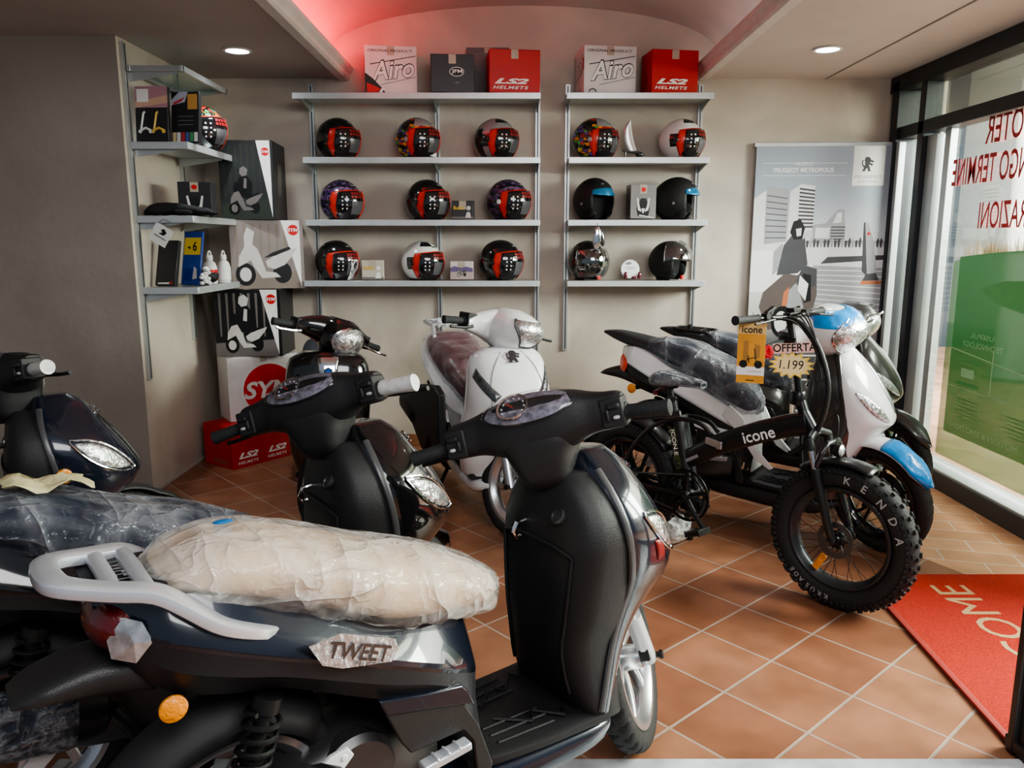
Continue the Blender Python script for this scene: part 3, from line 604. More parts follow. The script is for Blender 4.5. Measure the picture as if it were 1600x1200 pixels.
def lensframe(root,ST,ap,front):
    for s in ((-1,1) if root.location.x<-1 else ()):
        p=ap.S(.72,s*1.62);n=ap.nrm(.69,s*1.62);u=n.cross(V((0,0,1))).normalized();w_=n.cross(u)
        b=MB();b.lathe([(.028,-.004),(.029,.008),(.024,.012),(0,.014)],p,(u,w_,n),24);obj('side_reflector',b,AMBER,front)
    for s in (-1,1):
        b=MB();f=leaf(.842,s*1.34,.693,s*.48,.050,.85,-s*2.4,.8)
        P=[f(u/16,1) for u in range(17)]+[f(1-u/16,-1) for u in range(17)]
        b.tube([ap.S(z,t)+ap.nrm(z,t)*.004 for z,t in P],.004,6,loop=True);obj('indicator_bezel',b,CHROME,front)
base=dict(PK,apparts=tw(),lion=(.925,.045,CHROME),extra=lensframe)
scooter('dark navy step-through scooter with cream seat under film and silver rack, nearest',(.36,2.293,.652,.033,0),.674,dict(base,apparts=tw([('red_sticker',mat('dark_red_sticker',(.22,.012,.012),.35),[lambda u,v:(.705+.06*u,-1.22+.09*v)])])),'row of dark step-through scooters')
scooter('black step-through scooter with dark blue wrapped seat and white-taped right grip, second of the row',(-.311,2.659,.632,.0,0),.714,dict(base,paint=PAINT_BLACK,seatmat=NAVYSEAT,wrap=WRAPDK,tape=TAPE,rack='none',muffwrap=film('muffler_film',(.06,.08,.12),.3,.9,42,1.,.06,.45,.4)),'row of dark step-through scooters')
scooter('black step-through scooter by the taupe pier, its leaf-shaped indicator facing out',(-1.615,3.12,.545,.0,0),.58,dict(base,paint=PAINT_NAVY,seatmat=NAVYSEAT,wrap=WRAPDK,tape=TAPE,rack='none'),'row of dark step-through scooters')
# ---------------------------------------------------------------- other scooters
def headmaker(cover,nac,lens,mt,lensmat=LENS,film=None,bezel=CHROME,mk=2.2,bz=.005):
    def f(root,ST):
        hd=obj('handlebar_cover',MB().hully(cover,24,4,0,2.6),mt,root,ST)
        N=HZ(nac,mk,2.6,.4);nc=obj('headlight_cowl',N.build(MB(),40),mt,hd,ST,ang=50)
        b=MB();N.patch(b,lens,20,12,.010);hl=obj('headlight',b,lensmat,nc,ST,sol=.004)
        P=[lens(u/18,1) for u in range(19)]+[lens(1-u/18,-1) for u in range(19)]
        b=MB();b.tube([N.S(z,t)+N.nrm(z,t)*.004 for z,t in P],bz,8,loop=True);obj('headlight_bezel',b,bezel,hl,ST)
        b=MB();b.ell(tuple(N.S((nac[1][0]*.4+nac[-2][0]*.6),0)*.62+N.S((nac[1][0]*.4+nac[-2][0]*.6),pi)*.38),(.03,.045,.04),None,16,8);obj('bulb_reflector',b,CHROME,hl,ST)
        F=frame((-.41,0,nac[-2][0]-.02),(0,-1,0),(.8,0,.6));b=MB();b.ell((0,0,0),(.09,.04,.018),None,24,8);b.v=[F@v for v in b.v];obj('instrument_cluster',b,LENSDK,hd,ST)
        if film: b=MB();N.patch(b,film,24,20,.009);obj('blue_protective_film',b,BLUEFILM,nc,ST,sol=.003,ang=80)
    return f
def oval(z0,z1,tw,top=1.,bot=1.):
    def f(u,v):
        z=z0+(z1-z0)*u;h=sin(pi*max(.03,min(.97,u)))**.55*(bot+(top-bot)*u);return z,v*tw*h
    return f
# D: glossy black retro scooter by the cartons
HD=[(-.25,-.375,1.075,.03,.034),(-.20,-.37,1.08,.04,.05),(-.13,-.355,1.085,.06,.07),(-.06,-.34,1.075,.085,.09),(0,-.335,1.07,.09,.10),(.06,-.34,1.075,.085,.09),(.13,-.355,1.085,.06,.07),(.20,-.37,1.08,.04,.05),(.25,-.375,1.075,.03,.034)]
ND=[(.93,-.36,-.27,.05),(.97,-.38,-.21,.09),(1.02,-.39,-.17,.115),(1.07,-.40,-.16,.125),(1.11,-.40,-.175,.118),(1.145,-.39,-.20,.098),(1.17,-.37,-.25,.06)]
INNER_D=[(.265,-.35,-.20,.16),(.40,-.36,-.17,.185),(.55,-.37,-.15,.20),(.72,-.38,-.14,.20),(.85,-.375,-.15,.195),(.93,-.36,-.17,.175),(.965,-.35,-.19,.12)]
APRON_D=[(.27,-.31,-.21,.175),(.40,-.29,-.17,.205),(.55,-.28,-.14,.225),(.72,-.27,-.115,.232),(.86,-.27,-.125,.228),(.935,-.28,-.145,.21),(.965,-.285,-.165,.18),(.985,-.29,-.19,.13)]
def extraD(root,ST,ap,front):
    p=ap.S(.885,0);n=ap.nrm(.885,0);F=frame(p+n*.012,n.orthogonal(),n.cross(n.orthogonal()));F=frame(p+n*.012,V((0,1,0)),V((0,0,1)))
    b=MB();b.prism([(.026*sin(pi/3*q),.026*cos(pi/3*q)) for q in range(6)],.004,F);b.prism([(.019*sin(pi/3*q),.019*cos(pi/3*q)) for q in range(6)],.006,F,1);obj('hexagon_badge',b,[CHROME,mat('badge_blue',(.02,.10,.40),.2,0,1)],front)
scooter('glossy black retro scooter with chrome tie strip, in front of the carton tower',(-1.0,4.1,-1.33,0,.03),.65,
 dict(paint=PAINT_BLACK,seatmat=NAVYSEAT,inner=INNER_D,apron=APRON_D,apef=2.6,headfn=headmaker(HD,ND,oval(.955,1.125,1.02,1.,.85),PAINT_BLACK),rack='none',lever=CHROME,fendmat=PAINT_BLACK,
  apparts=[('tie_strip',CHROME,[(lambda u,v:(.83+.135*u,v*(.10+.10*u)),.008)]),('front_indicator',LENS,[leaf(.62,s*.85,.54,s*.5,.02,1,-s*2) for s in (-1,1)])],extra=extraD,standz=.01,nsp=5))
# E: white scooter with maroon seat
HE=[(-.25,-.375,1.055,.032,.036),(-.20,-.375,1.06,.045,.05),(-.13,-.36,1.065,.07,.075),(-.05,-.35,1.06,.09,.10),(.05,-.35,1.06,.09,.10),(.13,-.36,1.065,.07,.075),(.20,-.375,1.06,.045,.05),(.25,-.375,1.055,.032,.036)]
NE=[(.945,-.36,-.24,.07),(.98,-.39,-.17,.115),(1.03,-.41,-.115,.14),(1.08,-.42,-.10,.14),(1.12,-.415,-.125,.12),(1.15,-.40,-.175,.085),(1.17,-.37,-.24,.045)]
APRON_E=[(.27,-.40,-.22,.20),(.36,-.36,-.18,.225),(.47,-.32,-.14,.24),(.58,-.30,-.07,.24),(.66,-.29,-.0,.23),(.73,-.28,.005,.225),(.82,-.28,-.05,.215),(.90,-.28,-.105,.205),(.95,-.275,-.15,.17),(.975,-.27,-.20,.11)]
INNER_E=[(.265,-.42,-.24,.18),(.36,-.39,-.2,.20),(.47,-.39,-.17,.215),(.6,-.39,-.14,.215),(.75,-.385,-.14,.205),(.86,-.375,-.15,.19),(.93,-.36,-.18,.15),(.955,-.35,-.22,.08)]
SEAT_E=[(-1.38,.80,.86,.07),(-1.30,.78,.905,.13),(-1.18,.74,.925,.155),(-1.05,.70,.90,.16),(-.9,.66,.86,.155),(-.78,.64,.82,.14),(-.68,.60,.77,.12),(-.62,.60,.70,.08)]
def dipE(s):
    return lambda u,v:(.862-.118*u+.022*v*(1-.3*u),s*(1.20-.70*u-.10*v))
def trapE(u,v): return (.985+.135*u, v*(.30+.52*min(1,u*1.35)))
def extraE(root,ST,ap,front):
    b=MB();M=Matrix(((1,0,0,0),(0,0,1,-.27),(0,1,0,0),(0,0,0,1)))
    b.prism([(-1.29,.56),(-1.0,.64),(-.70,.69),(-.60,.66),(-.58,.40),(-.55,.29),(-.70,.27),(-.80,.36),(-.90,.24),(-.97,.24),(-1.2,.35)],.05,M);obj('side_guard',b,PLASTIC,root,bev=.012)
    for s in (-1,1):
        b=MB();b.tube([ap.S(.66+.30*q/10,s*(.62+.18*sin(q/10*pi)-.30*q/10)) for q in range(11)],.0035,6);obj('panel_seam',b,GREY,front)
    b=MB();F=frame((-1.0,-.197,.60),(.96,0,-.2),(.2,0,.96));b.text('BELVILLE',F,.22,.04,0,.002,.01,.2);obj('model_lettering',b,DKGREY,root)
scooter('white scooter with maroon seat under film and silver rack, against the back wall',(.045,4.06,-1.192,.03,0,1.04),.45,
 dict(paint=PAINT_WHITE,lower=PAINT_WHITE,seat=SEAT_E,seatmat=MAROON,wrap=WRAPTHIN,inner=INNER_E,apron=APRON_E,apef=2.3,headfn=headmaker(HE,NE,trapE,PAINT_WHITE,LENS,None,DKGREY,2.2,.004),rack='tubes',rackz=.955,
  lion=(.935,.075,mat('grey_badge',(.10,.10,.11),.25,.7)),apparts=[('front_indicator',LENSDK,[(dipE(s),.009) for s in (-1,1)]),('chrome_lip',CHROME,[(lambda u,v:(.712+.034*u,v*.42),.010)])],extra=extraE,fspoke='plain',nsp=7,spw=.026,fendmat=PAINT_WHITE,fend=(-60,40,.0),trim=PAINT_WHITE,forkmat=SILVER,refl=False))
# F and G: twin scooters, white with blue film and a dark one behind
APRON_F=[(.30,-.24,-.18,.11),(.42,-.23,-.15,.13),(.52,-.22,-.09,.145),(.60,-.22,-.02,.155),(.66,-.22,.03,.165),(.73,-.225,.01,.178),(.82,-.24,-.045,.18),(.90,-.25,-.11,.155),(.96,-.27,-.17,.105),(1.0,-.28,-.215,.06)]
INNER_F=[(.265,-.35,-.16,.17),(.40,-.38,-.15,.175),(.52,-.40,-.13,.175),(.62,-.40,-.09,.17),(.72,-.395,-.10,.18),(.82,-.39,-.14,.175),(.90,-.38,-.18,.14),(.96,-.37,-.22,.08)]
SEAT_F=[(-1.36,.87,.90,.06),(-1.30,.85,.925,.10),(-1.2,.83,.94,.13),(-1.05,.79,.925,.145),(-.95,.74,.89,.15),(-.85,.67,.855,.15),(-.76,.62,.80,.13),(-.70,.60,.74,.10),(-.66,.62,.68,.05)]
HF=[(-.25,-.375,1.075,.030,.034),(-.20,-.37,1.08,.042,.048),(-.13,-.36,1.085,.065,.07),(-.05,-.35,1.085,.085,.09),(.05,-.35,1.085,.085,.09),(.13,-.36,1.085,.065,.07),(.20,-.37,1.08,.042,.048),(.25,-.375,1.075,.030,.034)]
NF=[(.965,-.36,-.25,.07),(1.0,-.385,-.195,.11),(1.05,-.40,-.145,.135),(1.10,-.41,-.135,.14),(1.14,-.41,-.165,.125),(1.17,-.40,-.205,.10),(1.19,-.37,-.26,.05)]
def extraF(cowl,stripe,sw=True):
    def f(root,ST,ap,front):
        b=MB();b.hullx([(-1.64,.935,.95,.03),(-1.55,.905,.958,.065),(-1.42,.875,.945,.095),(-1.28,.86,.925,.11),(-1.18,.85,.90,.10)],22,4,0,3);obj('tail_cowl',b,cowl,root)
        if sw:
            for s in (-1,1):
                b=MB();M=Matrix(((1,0,0,0),(0,0,s,s*.172),(0,1,0,0),(0,0,0,1)));b.prism([(-.80,.60),(-.70,.52),(-.60,.40),(-.52,.36),(-.50,.37),(-.60,.46),(-.68,.60),(-.76,.66)],.012,M);obj('side_flash',b,PAINT_WHITE,root,bev=.003)
    return f
SIGF=[leaf(.80,s*1.25,.665,s*.42,.034,.9,-s*2.2,.8) for s in (-1,1)]
fspec=dict(paint=PAINT_WHITE,lower=PLASTIC,belly=PLASTIC,seat=SEAT_F,seatmat=NAVYSEAT,wrap=WRAPDK,inner=INNER_F,innermat=PAINT_SILVERGREY,apron=APRON_F,apef=2.,
 headfn=headmaker(HF,NF,oval(.98,1.15,1.15,1.,.75),PAINT_WHITE,LENS,lambda u,v:(1.118+.066*u,v*1.9),CHROME,2.2,.006),rack='none',emblem=False,
 apparts=[('front_indicator',LENS,SIGF),('chrome_strip',SILVER,[(lambda u,v:(.70+.24*u,v*(.05+.08*sin(pi*u))),.007)])],extra=extraF(SATIN,True),fendmat=PAINT_WHITE,fendwrap=True,fspoke='pair',nsp=5,rimmat=PAINT_BLACK,
 tailmat=REDBRIGHT,tailxz=(-1.475,.80),indmat=REDBRIGHT,forkmat=SILVER,fend=(-48,62,.0),trim=PAINT_SILVERGREY,swmat=PAINT_BLACK,stand=True)
scooter('white scooter with blue film on headlight and front mudguard, by the fat-tyre bike',(1.88,3.864,-.62,.03,0,(.993,1.03,1.06)),-.42,fspec)
gs=dict(fspec,paint=PAINT_SILVERGREY,fendwrap=False,fendmat=PAINT_SILVERGREY,headfn=headmaker(HF,NF,oval(.985,1.135,.98,1.,.8),PAINT_SILVERGREY,LENS),rack='tubes',rackmat=BLACK,rackz=.945,extra=extraF(SATIN,False,False),rimmat=PAINT_BLACK,tailmat=REDLENS,indmat=CLEARIND,lever=CHROME)
scooter('dark grey scooter with black rack, half hidden behind the blue-filmed white scooter',(2.32,4.66,-.53,.02,0,(.92,1.,1.03)),-.5,gs)
# ================================================================ FAT-TYRE FOLDING BIKE
def ebike():
    BM=mat('bike_black_satin',(.010,.010,.011),.36,.1,.3);BM2=mat('bike_black',(.008,.008,.009),.3,.2)
    root=thing('folding_bike','black folding electric bike with fat knobbly tyres and wrapped saddle','bicycle',poseM(1.43,3.23,-.849,0,0))
    r=.325
    def fat(nm,c,txt):
        prof=[];Rc=.270;h=.055;tw=.052
        for i in range(25):
            a=radians(-150+12.5*i);prof.append((Rc+h*cos(a)*.93,tw*sin(a)*(1.-.06*abs(sin(a))**3)))
        t=obj(nm,MB().lathe(prof,c,'y',96,0,True),RUBBER,root,ang=60)
        b=MB()
        for k in range(72):
            for j,a in enumerate((-62,-38,-13,13,38,62)):
                if (k+j)%2 and abs(a)<50: continue
                th=2*pi*(k+.5*(j%2))/72;ar=radians(a);rad=Rc+h*cos(ar)*.93;d=V((sin(th),0,cos(th)));n=(d*cos(ar)+V((0,sin(ar),0))).normalized();tg=V((cos(th),0,-sin(th)));sd=tg.cross(n)
                Mx=Matrix((tg,sd,n)).transposed();b.box(V(c)+d*rad+V((0,tw*sin(ar),0))+n*.003,(.017 if abs(a)<50 else .014,.013,.012),Mx)
        obj('tread_knob',b,RUBBER,t)['kind']='stuff'
        b=MB();y=.040;b.lathe([(.218,-y),(.226,-y),(.228,-y*.9),(.212,-y*.55),(.204,-y*.3),(.204,y*.3),(.212,y*.55),(.228,y*.9),(.226,y),(.218,y),(.200,y*.4),(.198,0),(.200,-y*.4)],c,'y',72,0,True);rim=obj('rim',b,mat('rim_dark_satin',(.06,.062,.068),.32,.7),t)
        b=MB();b.lathe([(.01,-.07),(.022,-.068),(.024,-.055),(.040,-.05),(.040,-.042),(.026,-.036),(.030,.03),(.040,.036),(.040,.044),(.024,.05),(.01,.07)],c,'y',28);obj('hub',b,BM2,t)
        b=MB()
        for k in range(36):
            a=2*pi*k/36;s=1 if k%2 else -1;a2=a+(.55 if (k//2)%2 else -.55)
            b.tube([V(c)+V((sin(a2)*.038,s*.042,cos(a2)*.038)),V(c)+V((sin(a)*.204,s*.008,cos(a)*.204))],.0014,5)
        obj('spokes',b,BM2,t)
        b=MB();b.lathe([(.055,-.060),(.080,-.060),(.080,-.057),(.055,-.057)],c,'y',48,0,True)
        for k in range(6):
            a=2*pi*k/6;b.tube([V(c)+V((sin(a)*.03,-.0585,cos(a)*.03)),V(c)+V((sin(a+.4)*.066,-.0585,cos(a+.4)*.066))],.004,6)
        for k in range(24):
            a=2*pi*k/24;b.lathe([(.002,-.0605),(.004,-.0605)],V(c)+V((sin(a)*.07,0,cos(a)*.07)),'y',6)
        obj('brake_disc',b,STEEL,t)
        if txt:
            b=MB();y=-.0515
            def word(wd,r0,a0,st,sz,inv,mi=0):
                for i,ch in enumerate(wd):
                    a=a0+st*i
                    d=V((sin(a),0,cos(a)));tg=V((cos(a),0,-sin(a)))
                    if inv: d,tg=-d,-tg
                    p=V(c)+V((sin(a),0,cos(a)))*r0+V((0,y-.0008,0))
                    if ch==' ':continue
                    F=frame(p-d*sz*.5-tg*sz*.36,tg,d);b.text(ch,F,None,sz,mi,0,.02)
            for args in (('KENDA',.270,.10,.30,.034,False),('KRUSADE',.270,pi*1.03,.115,.022,False)):
                b=MB();word(*args);obj('tyre_lettering',b,[mat('tyre_print',(.34,.34,.33),.6),mat('tyre_print_red',(.25,.03,.03),.6)],t)
        return t,rim
    fw,rim=fat('front_wheel',(0,0,r),True);rwh,_=fat('rear_wheel',(-1.186,0,r),False)
    b=MB();b.box((-.085,-.012,r-.135),(.03,.012,.085),Matrix.Rotation(.5,3,'Y'));b.box((-.085,-.02,r-.135),(.02,.006,.03),Matrix.Rotation(.5,3,'Y'));obj('wheel_reflector',b,AMBER,fw,bev=.003)
    # fork
    b=MB()
    for s in (-1,1):
        y=s*.082
        b.tube([(0,y*.95,r),(-.015,y,.36),(-.06,y,.50),(-.10,y,.625)],[.013,.019,.02,.022],14,0);b.tube([(-.10,y,.625),(-.128,y,.715)],.0145,12,1);b.tube([(-.124,y,.70),(-.140,y,.755)],.020,12,0)
    b.tube([(-.10,-.082,.625),(-.075,-.085,.70),(-.07,-.05,.735),(-.07,.05,.735),(-.075,.085,.70),(-.10,.082,.625)],.013,10,0)
    b.tube([(-.135,-.085,.745),(-.150,-.03,.765),(-.150,.03,.765),(-.135,.085,.745)],.02,10,0)
    b.lathe([(.008,-.098),(.014,-.096),(.014,-.085)],(0,0,r),'y',12)
    fk=obj('suspension_fork',b,[BM,CHROME],root)
    b=MB();b.tube([(-.15,0,.75),(-.215,0,.845)],.026,16);b.tube([(-.21,0,.84),(-.235,0,.90)],.024,16);b.lathe([(.032,-.01),(.034,.0),(.034,.04),(.028,.05)],(-.243,0,.885),'z',18)
    b.tube([(-.240,0,.93),(-.30,0,1.22),(-.308,0,1.255)],[.017,.0165,.019],14);b.box((-.285,-.022,1.145),(.05,.02,.02));b.tube([(-.255,-.03,1.165),(-.30,-.04,1.16)],.006,8)
    st=obj('stem_post',b,BM2,root)
    b=MB();b.tube([(-.345,-.34,1.262),(-.33,-.18,1.262),(-.312,-.05,1.258),(-.308,.05,1.258),(-.325,.18,1.262),(-.345,.34,1.262)],.012,12);b.box((-.31,0,1.258),(.035,.05,.035));hb=obj('handlebar',b,BM2,root,bev=.002)
    for s in (-1,1):
        b=MB();b.tube([(-.335,s*.21,1.262),(-.338,s*.22,1.262),(-.348,s*.35,1.262),(-.349,s*.362,1.262)],[.019,.0165,.0165,.021],14);obj('hand_grip',b,GRIPM,root)
        b=MB();b.box((-.325,s*.165,1.268),(.028,.035,.028));b.tube([(-.30,s*.16,1.265),(-.27,s*.19,1.262),(-.268,s*.27,1.255),(-.275,s*.33,1.25)],.0055,8);b.tube([(-.33,s*.12,1.275),(-.33,s*.11,1.297)],.009,8);obj('brake_lever',b,BLACK,root)
    b=MB();b.box((-.335,-.12,1.292),(.02,.07,.014),Matrix.Rotation(.35,3,'X'));obj('bell_lever',b,BLACK,root,bev=.003);b=MB();b.box((-.325,.06,1.285),(.04,.06,.018));obj('display_unit',b,BLACK,root,bev=.003)
    b=MB();b.tube(cr([(-.30,-.03,1.255),(-.22,-.02,1.22),(-.15,-.01,1.12),(-.105,-.01,.98),(-.118,-.01,.84),(-.17,-.015,.72),(-.26,-.02,.645)],8),[.012+.0012*(q%2) for q in range(49)],10);obj('cable_sleeve',b,BLACK,root)
    b=MB()
    for q in range(5): b.tube(cr([(-.31,-.12+.05*q,1.26),(-.25,-.05+.02*q,1.24+.01*q),(-.17,-.02,1.13+.012*q),(-.14,.02*(q-2),1.0)],6),.003,6)
    b.tube(cr([(-.14,.01,.78),(-.05,-.02,.86),(-.03,-.05,.75),(-.07,-.05,.68)],6),.0022,5);obj('brake_cables',b,BLACK,root)
    b=MB();b.lathe([(.0,-.02),(.022,-.016),(.030,.02),(.028,.026),(.0,.03)],(-.055,0,.705),(V((0,1,0)),V((0,0,1)),V((1,0,0))),20);hl=obj('front_lamp',b,BLACK,root)
    b=MB();b.lathe([(.026,.026),(.018,.034),(0,.037)],(-.055,0,.705),(V((0,1,0)),V((0,0,1)),V((1,0,0))),20);obj('lamp_lens',b,LENS,hl)
    # frame
    b=MB();P=[(-.185,0,.80),(-.27,0,.775),(-.40,0,.725),(-.53,0,.665),(-.625,0,.62)];b.tube(P,.04,18,flat=(.034,.052,(0,0,1),3));b.tube([(-.615,0,.625),(-.70,0,.575),(-.79,0,.52),(-.83,0,.50)],.04,18,flat=(.034,.048,(0,0,1),3))
    b.tube([(-.925,0,.80),(-.875,0,.62),(-.79,0,.345)],.021,14);b.tube([(-.855,0,.70),(-.82,0,.56),(-.755,0,.36)],.019,14)
    for s in (-1,1):
        b.tube([(-.78,s*.04,.335),(-.90,s*.06,.33),(-1.186,s*.085,.325)],[.016,.014,.012],10)
        b.tube(cr([(-.665,s*.03,.665),(-.72,s*.035,.705),(-.80,s*.04,.715),(-.90,s*.05,.70),(-1.02,s*.07,.63),(-1.12,s*.085,.50),(-1.19,s*.088,.335)],5),.0115,10)
    b.tube([(-.78,-.05,.335),(-.78,.05,.335)],.034,16);b.box((-.77,0,.275),(.12,.06,.06));b.box((-1.19,-.088,.325),(.05,.012,.05))
    fr=obj('frame',b,BM,root,bev=0)
    F=frame((-.475,-.0385,.655),(.94,0,.36),(-.36,0,.94));b=MB();b.text('icone',F,.17,.052,0,0,.016);obj('frame_lettering',b,WHITE,fr);b=MB();b.prism([(0,0),(.085,0),(.085,.016),(0,.016)],.001,frame((-.80,-.037,.495),(.86,0,.5),(-.5,0,.86)));obj('frame_sticker',b,GREY,fr)
    b=MB();b.box((-.64,-.044,.628),(.09,.016,.034),Matrix.Rotation(.12,3,'Y'));b.box((-.60,-.055,.625),(.03,.012,.038));obj('folding_latch',b,SILVER,fr,bev=.004)
    b=MB();b.tube([(-.875,-.0,.72),(-.80,-.0,.40)],.04,14,flat=(.030,.045,(0,1,0),3));bt=obj('battery',b,PLASTIC,root)
    b=MB();F=frame((-.925,-.047,.70),(.23,0,-.97),(.97,0,.23));F=frame((-.885,-.0465,.66),(.24,0,-.97),(.97,0,.24));b.flat([(0,-.02),(.24,-.02),(.24,.02),(0,.02)],F,0,0);b.text('ICON.E',F@Matrix.Translation(V((.01,-.012,0))),.13,.024,1,.001,.01);obj('battery_sticker',b,[cells('camouflage',[(.02,.03,.012),(.05,.08,.02),(.10,.13,.04),(.01,.015,.01)],60,.5),WHITE],bt)
    b=MB();b.tube([(-.925,0,.79),(-.945,0,.865)],.0145,12);b.lathe([(.024,-.012),(.026,-.008),(.026,.010),(.022,.014)],(-.927,0,.795),'z',16);b.tube([(-.93,-.03,.80),(-.90,-.045,.815)],.006,8);b.box((-.945,0,.862),(.07,.05,.018));obj('seat_post',b,BM2,root)
    S=[(-1.035,.875,.90,.05),(-1.00,.868,.925,.085),(-.93,.872,.925,.085),(-.86,.88,.915,.06),(-.79,.882,.91,.035),(-.74,.885,.902,.02)]
    sd=obj('saddle',MB().hullx(S,24,5,0,2.4),mat('saddle_black',(.014,.014,.015),.4),root)
    b=MB();b.hullx([(x,zb-.010,zt+.010,w+.010) for x,zb,zt,w in S],26,5,0,2.2);obj('plastic_cover',b,WRAPDK,sd)
    b=MB();b.tube([(-1.03,0,.82),(-1.0,0,.84),(-.96,0,.845)],.008,8);b.lathe([(0,-.01),(.014,-.008),(.014,.006),(0,.008)],(-1.035,0,.815),'x',14);obj('rear_lamp',b,REDLENS,root)
    # crankset
    b=MB();b.lathe([(.122,-.062),(.134,-.062),(.134,-.054),(.122,-.054)],(-.775,0,.335),'y',56,0,True);b.lathe([(.098,-.06),(.106,-.06),(.106,-.056),(.098,-.056)],(-.775,0,.335),'y',48,0,True)
    for k in range(5):
        a=2*pi*k/5;b.tube([V((-.775,-.058,.335)),V((-.775+.126*sin(a),-.058,.335+.126*cos(a)))],.009,8)
    b.lathe([(.02,-.085),(.026,-.08),(.026,-.05)],(-.775,0,.335),'y',18);cs=obj('crankset',b,BM2,root)
    b=MB();b.tube([(-.775,-.085,.335),(-.72,-.095,.285),(-.635,-.098,.205)],.012,8);obj('crank_arm',b,BM2,cs);b=MB();b.tube([(-.775,.085,.335),(-.91,.095,.46)],.012,8);obj('crank_arm',b,BM2,cs)
    b=MB();b.box((-.635,-.15,.202),(.085,.085,.022),Matrix.Rotation(-.3,3,'Y'));b.box((-.600,-.15,.215),(.012,.095,.03),Matrix.Rotation(-.3,3,'Y'));b.box((-.672,-.15,.19),(.012,.095,.03),Matrix.Rotation(-.3,3,'Y'));obj('pedal',b,BLACK,cs,bev=.003)
    b=MB();b.tube([(-.775,-.058,.235),(-1.0,-.066,.262),(-1.186,-.068,.285)],.005,6);b.tube([(-.775,-.058,.441),(-1.0,-.064,.40),(-1.186,-.066,.365)],.005,6);obj('chain',b,STEEL,root)
    b=MB();b.lathe([(.02,-.078),(.05,-.072),(.055,-.060),(.02,-.056)],(-1.186,0,r),'y',30);b.box((-1.17,-.085,.235),(.03,.02,.12),Matrix.Rotation(.2,3,'Y'));obj('rear_derailleur',b,STEEL,root)
    for nm,cx,a0,a1 in (('rear_mudguard',-1.186,-75,52),('front_mudguard',0,-34,22)):
        R=[]
        for i in range(17):
            a=radians(a0+(a1-a0)*i/16);n=V((sin(a),0,cos(a)));p=V((cx,0,r))+n*.352;R.append([p+V((0,.058*sin(t*1.3)/sin(1.3),0))-n*(.025*(1-cos(t*1.3))) for t in [q/4-1 for q in range(9)]])
        obj(nm,MB().rings(R,False,False),BM,root,sol=.003)
    b=MB();b.tube([(-.86,.06,.30),(-.90,.14,.12),(-.915,.17,.012)],.009,8);b.box((-.92,.175,.009),(.05,.025,.014));obj('side_stand',b,BLACK,root)
    # things hanging on it
    Rw=root.matrix_world
    def at(p): return Rw@V(p)
    def hang(nm,lab,cat,p,fn):
        t=thing(nm,lab,cat,Matrix.Translation(at(p))@Matrix.Rotation(radians(-24),4,'Z')@Matrix.Rotation(radians(90),4,'X'));fn(t);return t
    OR=mat('tag_orange',(.72,.33,.04),.5,0,0,None,(6,.2));OR2=mat('tag_light_orange',(.80,.52,.20),.5);YE=mat('tag_yellow',(.86,.62,.10),.5)
    def tagf(t):
        I=Matrix();b=MB();w,h=.115,.265
        b.prism([(-w/2,0),(w/2,0),(w/2,h),(-w/2,h)],.002,I,0)
        z=.0026
        b.flat([(-w/2,h*.80),(w/2,h*.80),(w/2,h),(-w/2,h)],I,z,1);b.flat([(-w/2,h*.13),(w/2,h*.13),(w/2,h*.27),(-w/2,h*.27)],I,z,2)
        b.text('icone',I@Matrix.Translation(V((-.042,h*.815,0))),.084,.030,3,z+.0006,.015)
        b.flat([(-.032,h*.38),(-.012,h*.38),(-.012,h*.70),(-.032,h*.68)],I,z+.0003,0+5);b.flat([(.014,h*.42),(.036,h*.42),(.036,h*.62),(.014,h*.64)],I,z+.0003,5)
        for x in (-.030,.032): b.add([I@V((x+q[0],h*.31+q[1],z+.0006)) for q in circ((0,0),.017,20)],[list(range(20))],3)
        for q in ([(-.03,.085),(-.01,.105),(.018,.112),(.03,.085)],[(-.012,.12),(-.006,.088)],[(.014,.150),(.024,.092)]):
            b.tube([I@V((x,y,z+.0008)) for x,y in q],.0022,5,3)
        b.flat([(-.01,h*.19),(.045,h*.19),(.045,h*.20),(-.01,h*.20)],I,z+.0006,4);b.box((0,.012,z),(.035,.004,.0004),None,3)
        obj('printed_card',b,[OR,OR2,WHITE,BLACK,GREY,mat('tag_brown',(.40,.20,.05),.5)],t)
        b=MB();b.tube([(0,h-.004,.001),(.002,h+.018,.004),(0,h+.04,0)],.0015,6);obj('string',b,BLACK,t)
    hang('price_tag','orange hang tag with a bike picture hanging under the handlebar grip','tag',(-.345,-.235,.985),tagf)
    def off(t):
        I=Matrix();b=MB();P=[]
        for k in range(28):
            a=2*pi*k/28;rr=1 if k%2 else .72;P.append((.098*rr*cos(a),.06*rr*sin(a)))
        b.prism(P,.0015,I,0);P2=[(x*.84,y*.84) for x,y in P];b.flat(P2,I,.002,1);b.text('1.199',I@Matrix.Translation(V((0,-.018,.0026))),.10,.040,2,0,0,.1,1,True)
        obj('price_star',b,[YE,mat('price_pale_yellow',(.88,.74,.40),.5),BLACK],t)
        b=MB();b.prism([(-.08,.045),(.105,.062),(.103,.105),(-.082,.09)],.0015,I,0);b.text('OFFERTA',I@Matrix.Translation(V((-.078,.052,.002)))@Matrix.Rotation(.09,4,'Z'),.178,.036,1,0,.02);obj('offer_word',b,[mat('offer_pink',(.80,.52,.46),.5),BLACK],t)
        b=MB();b.tube(cr([(-.085,.03,0),(-.115,.05,.01),(-.10,.075,.0),(-.085,.05,.008),(-.11,.03,.0),(-.095,.055,.01)],4),.010,8);obj('ribbon_bow',b,mat('ribbon_red',(.65,.03,.05),.4),t)
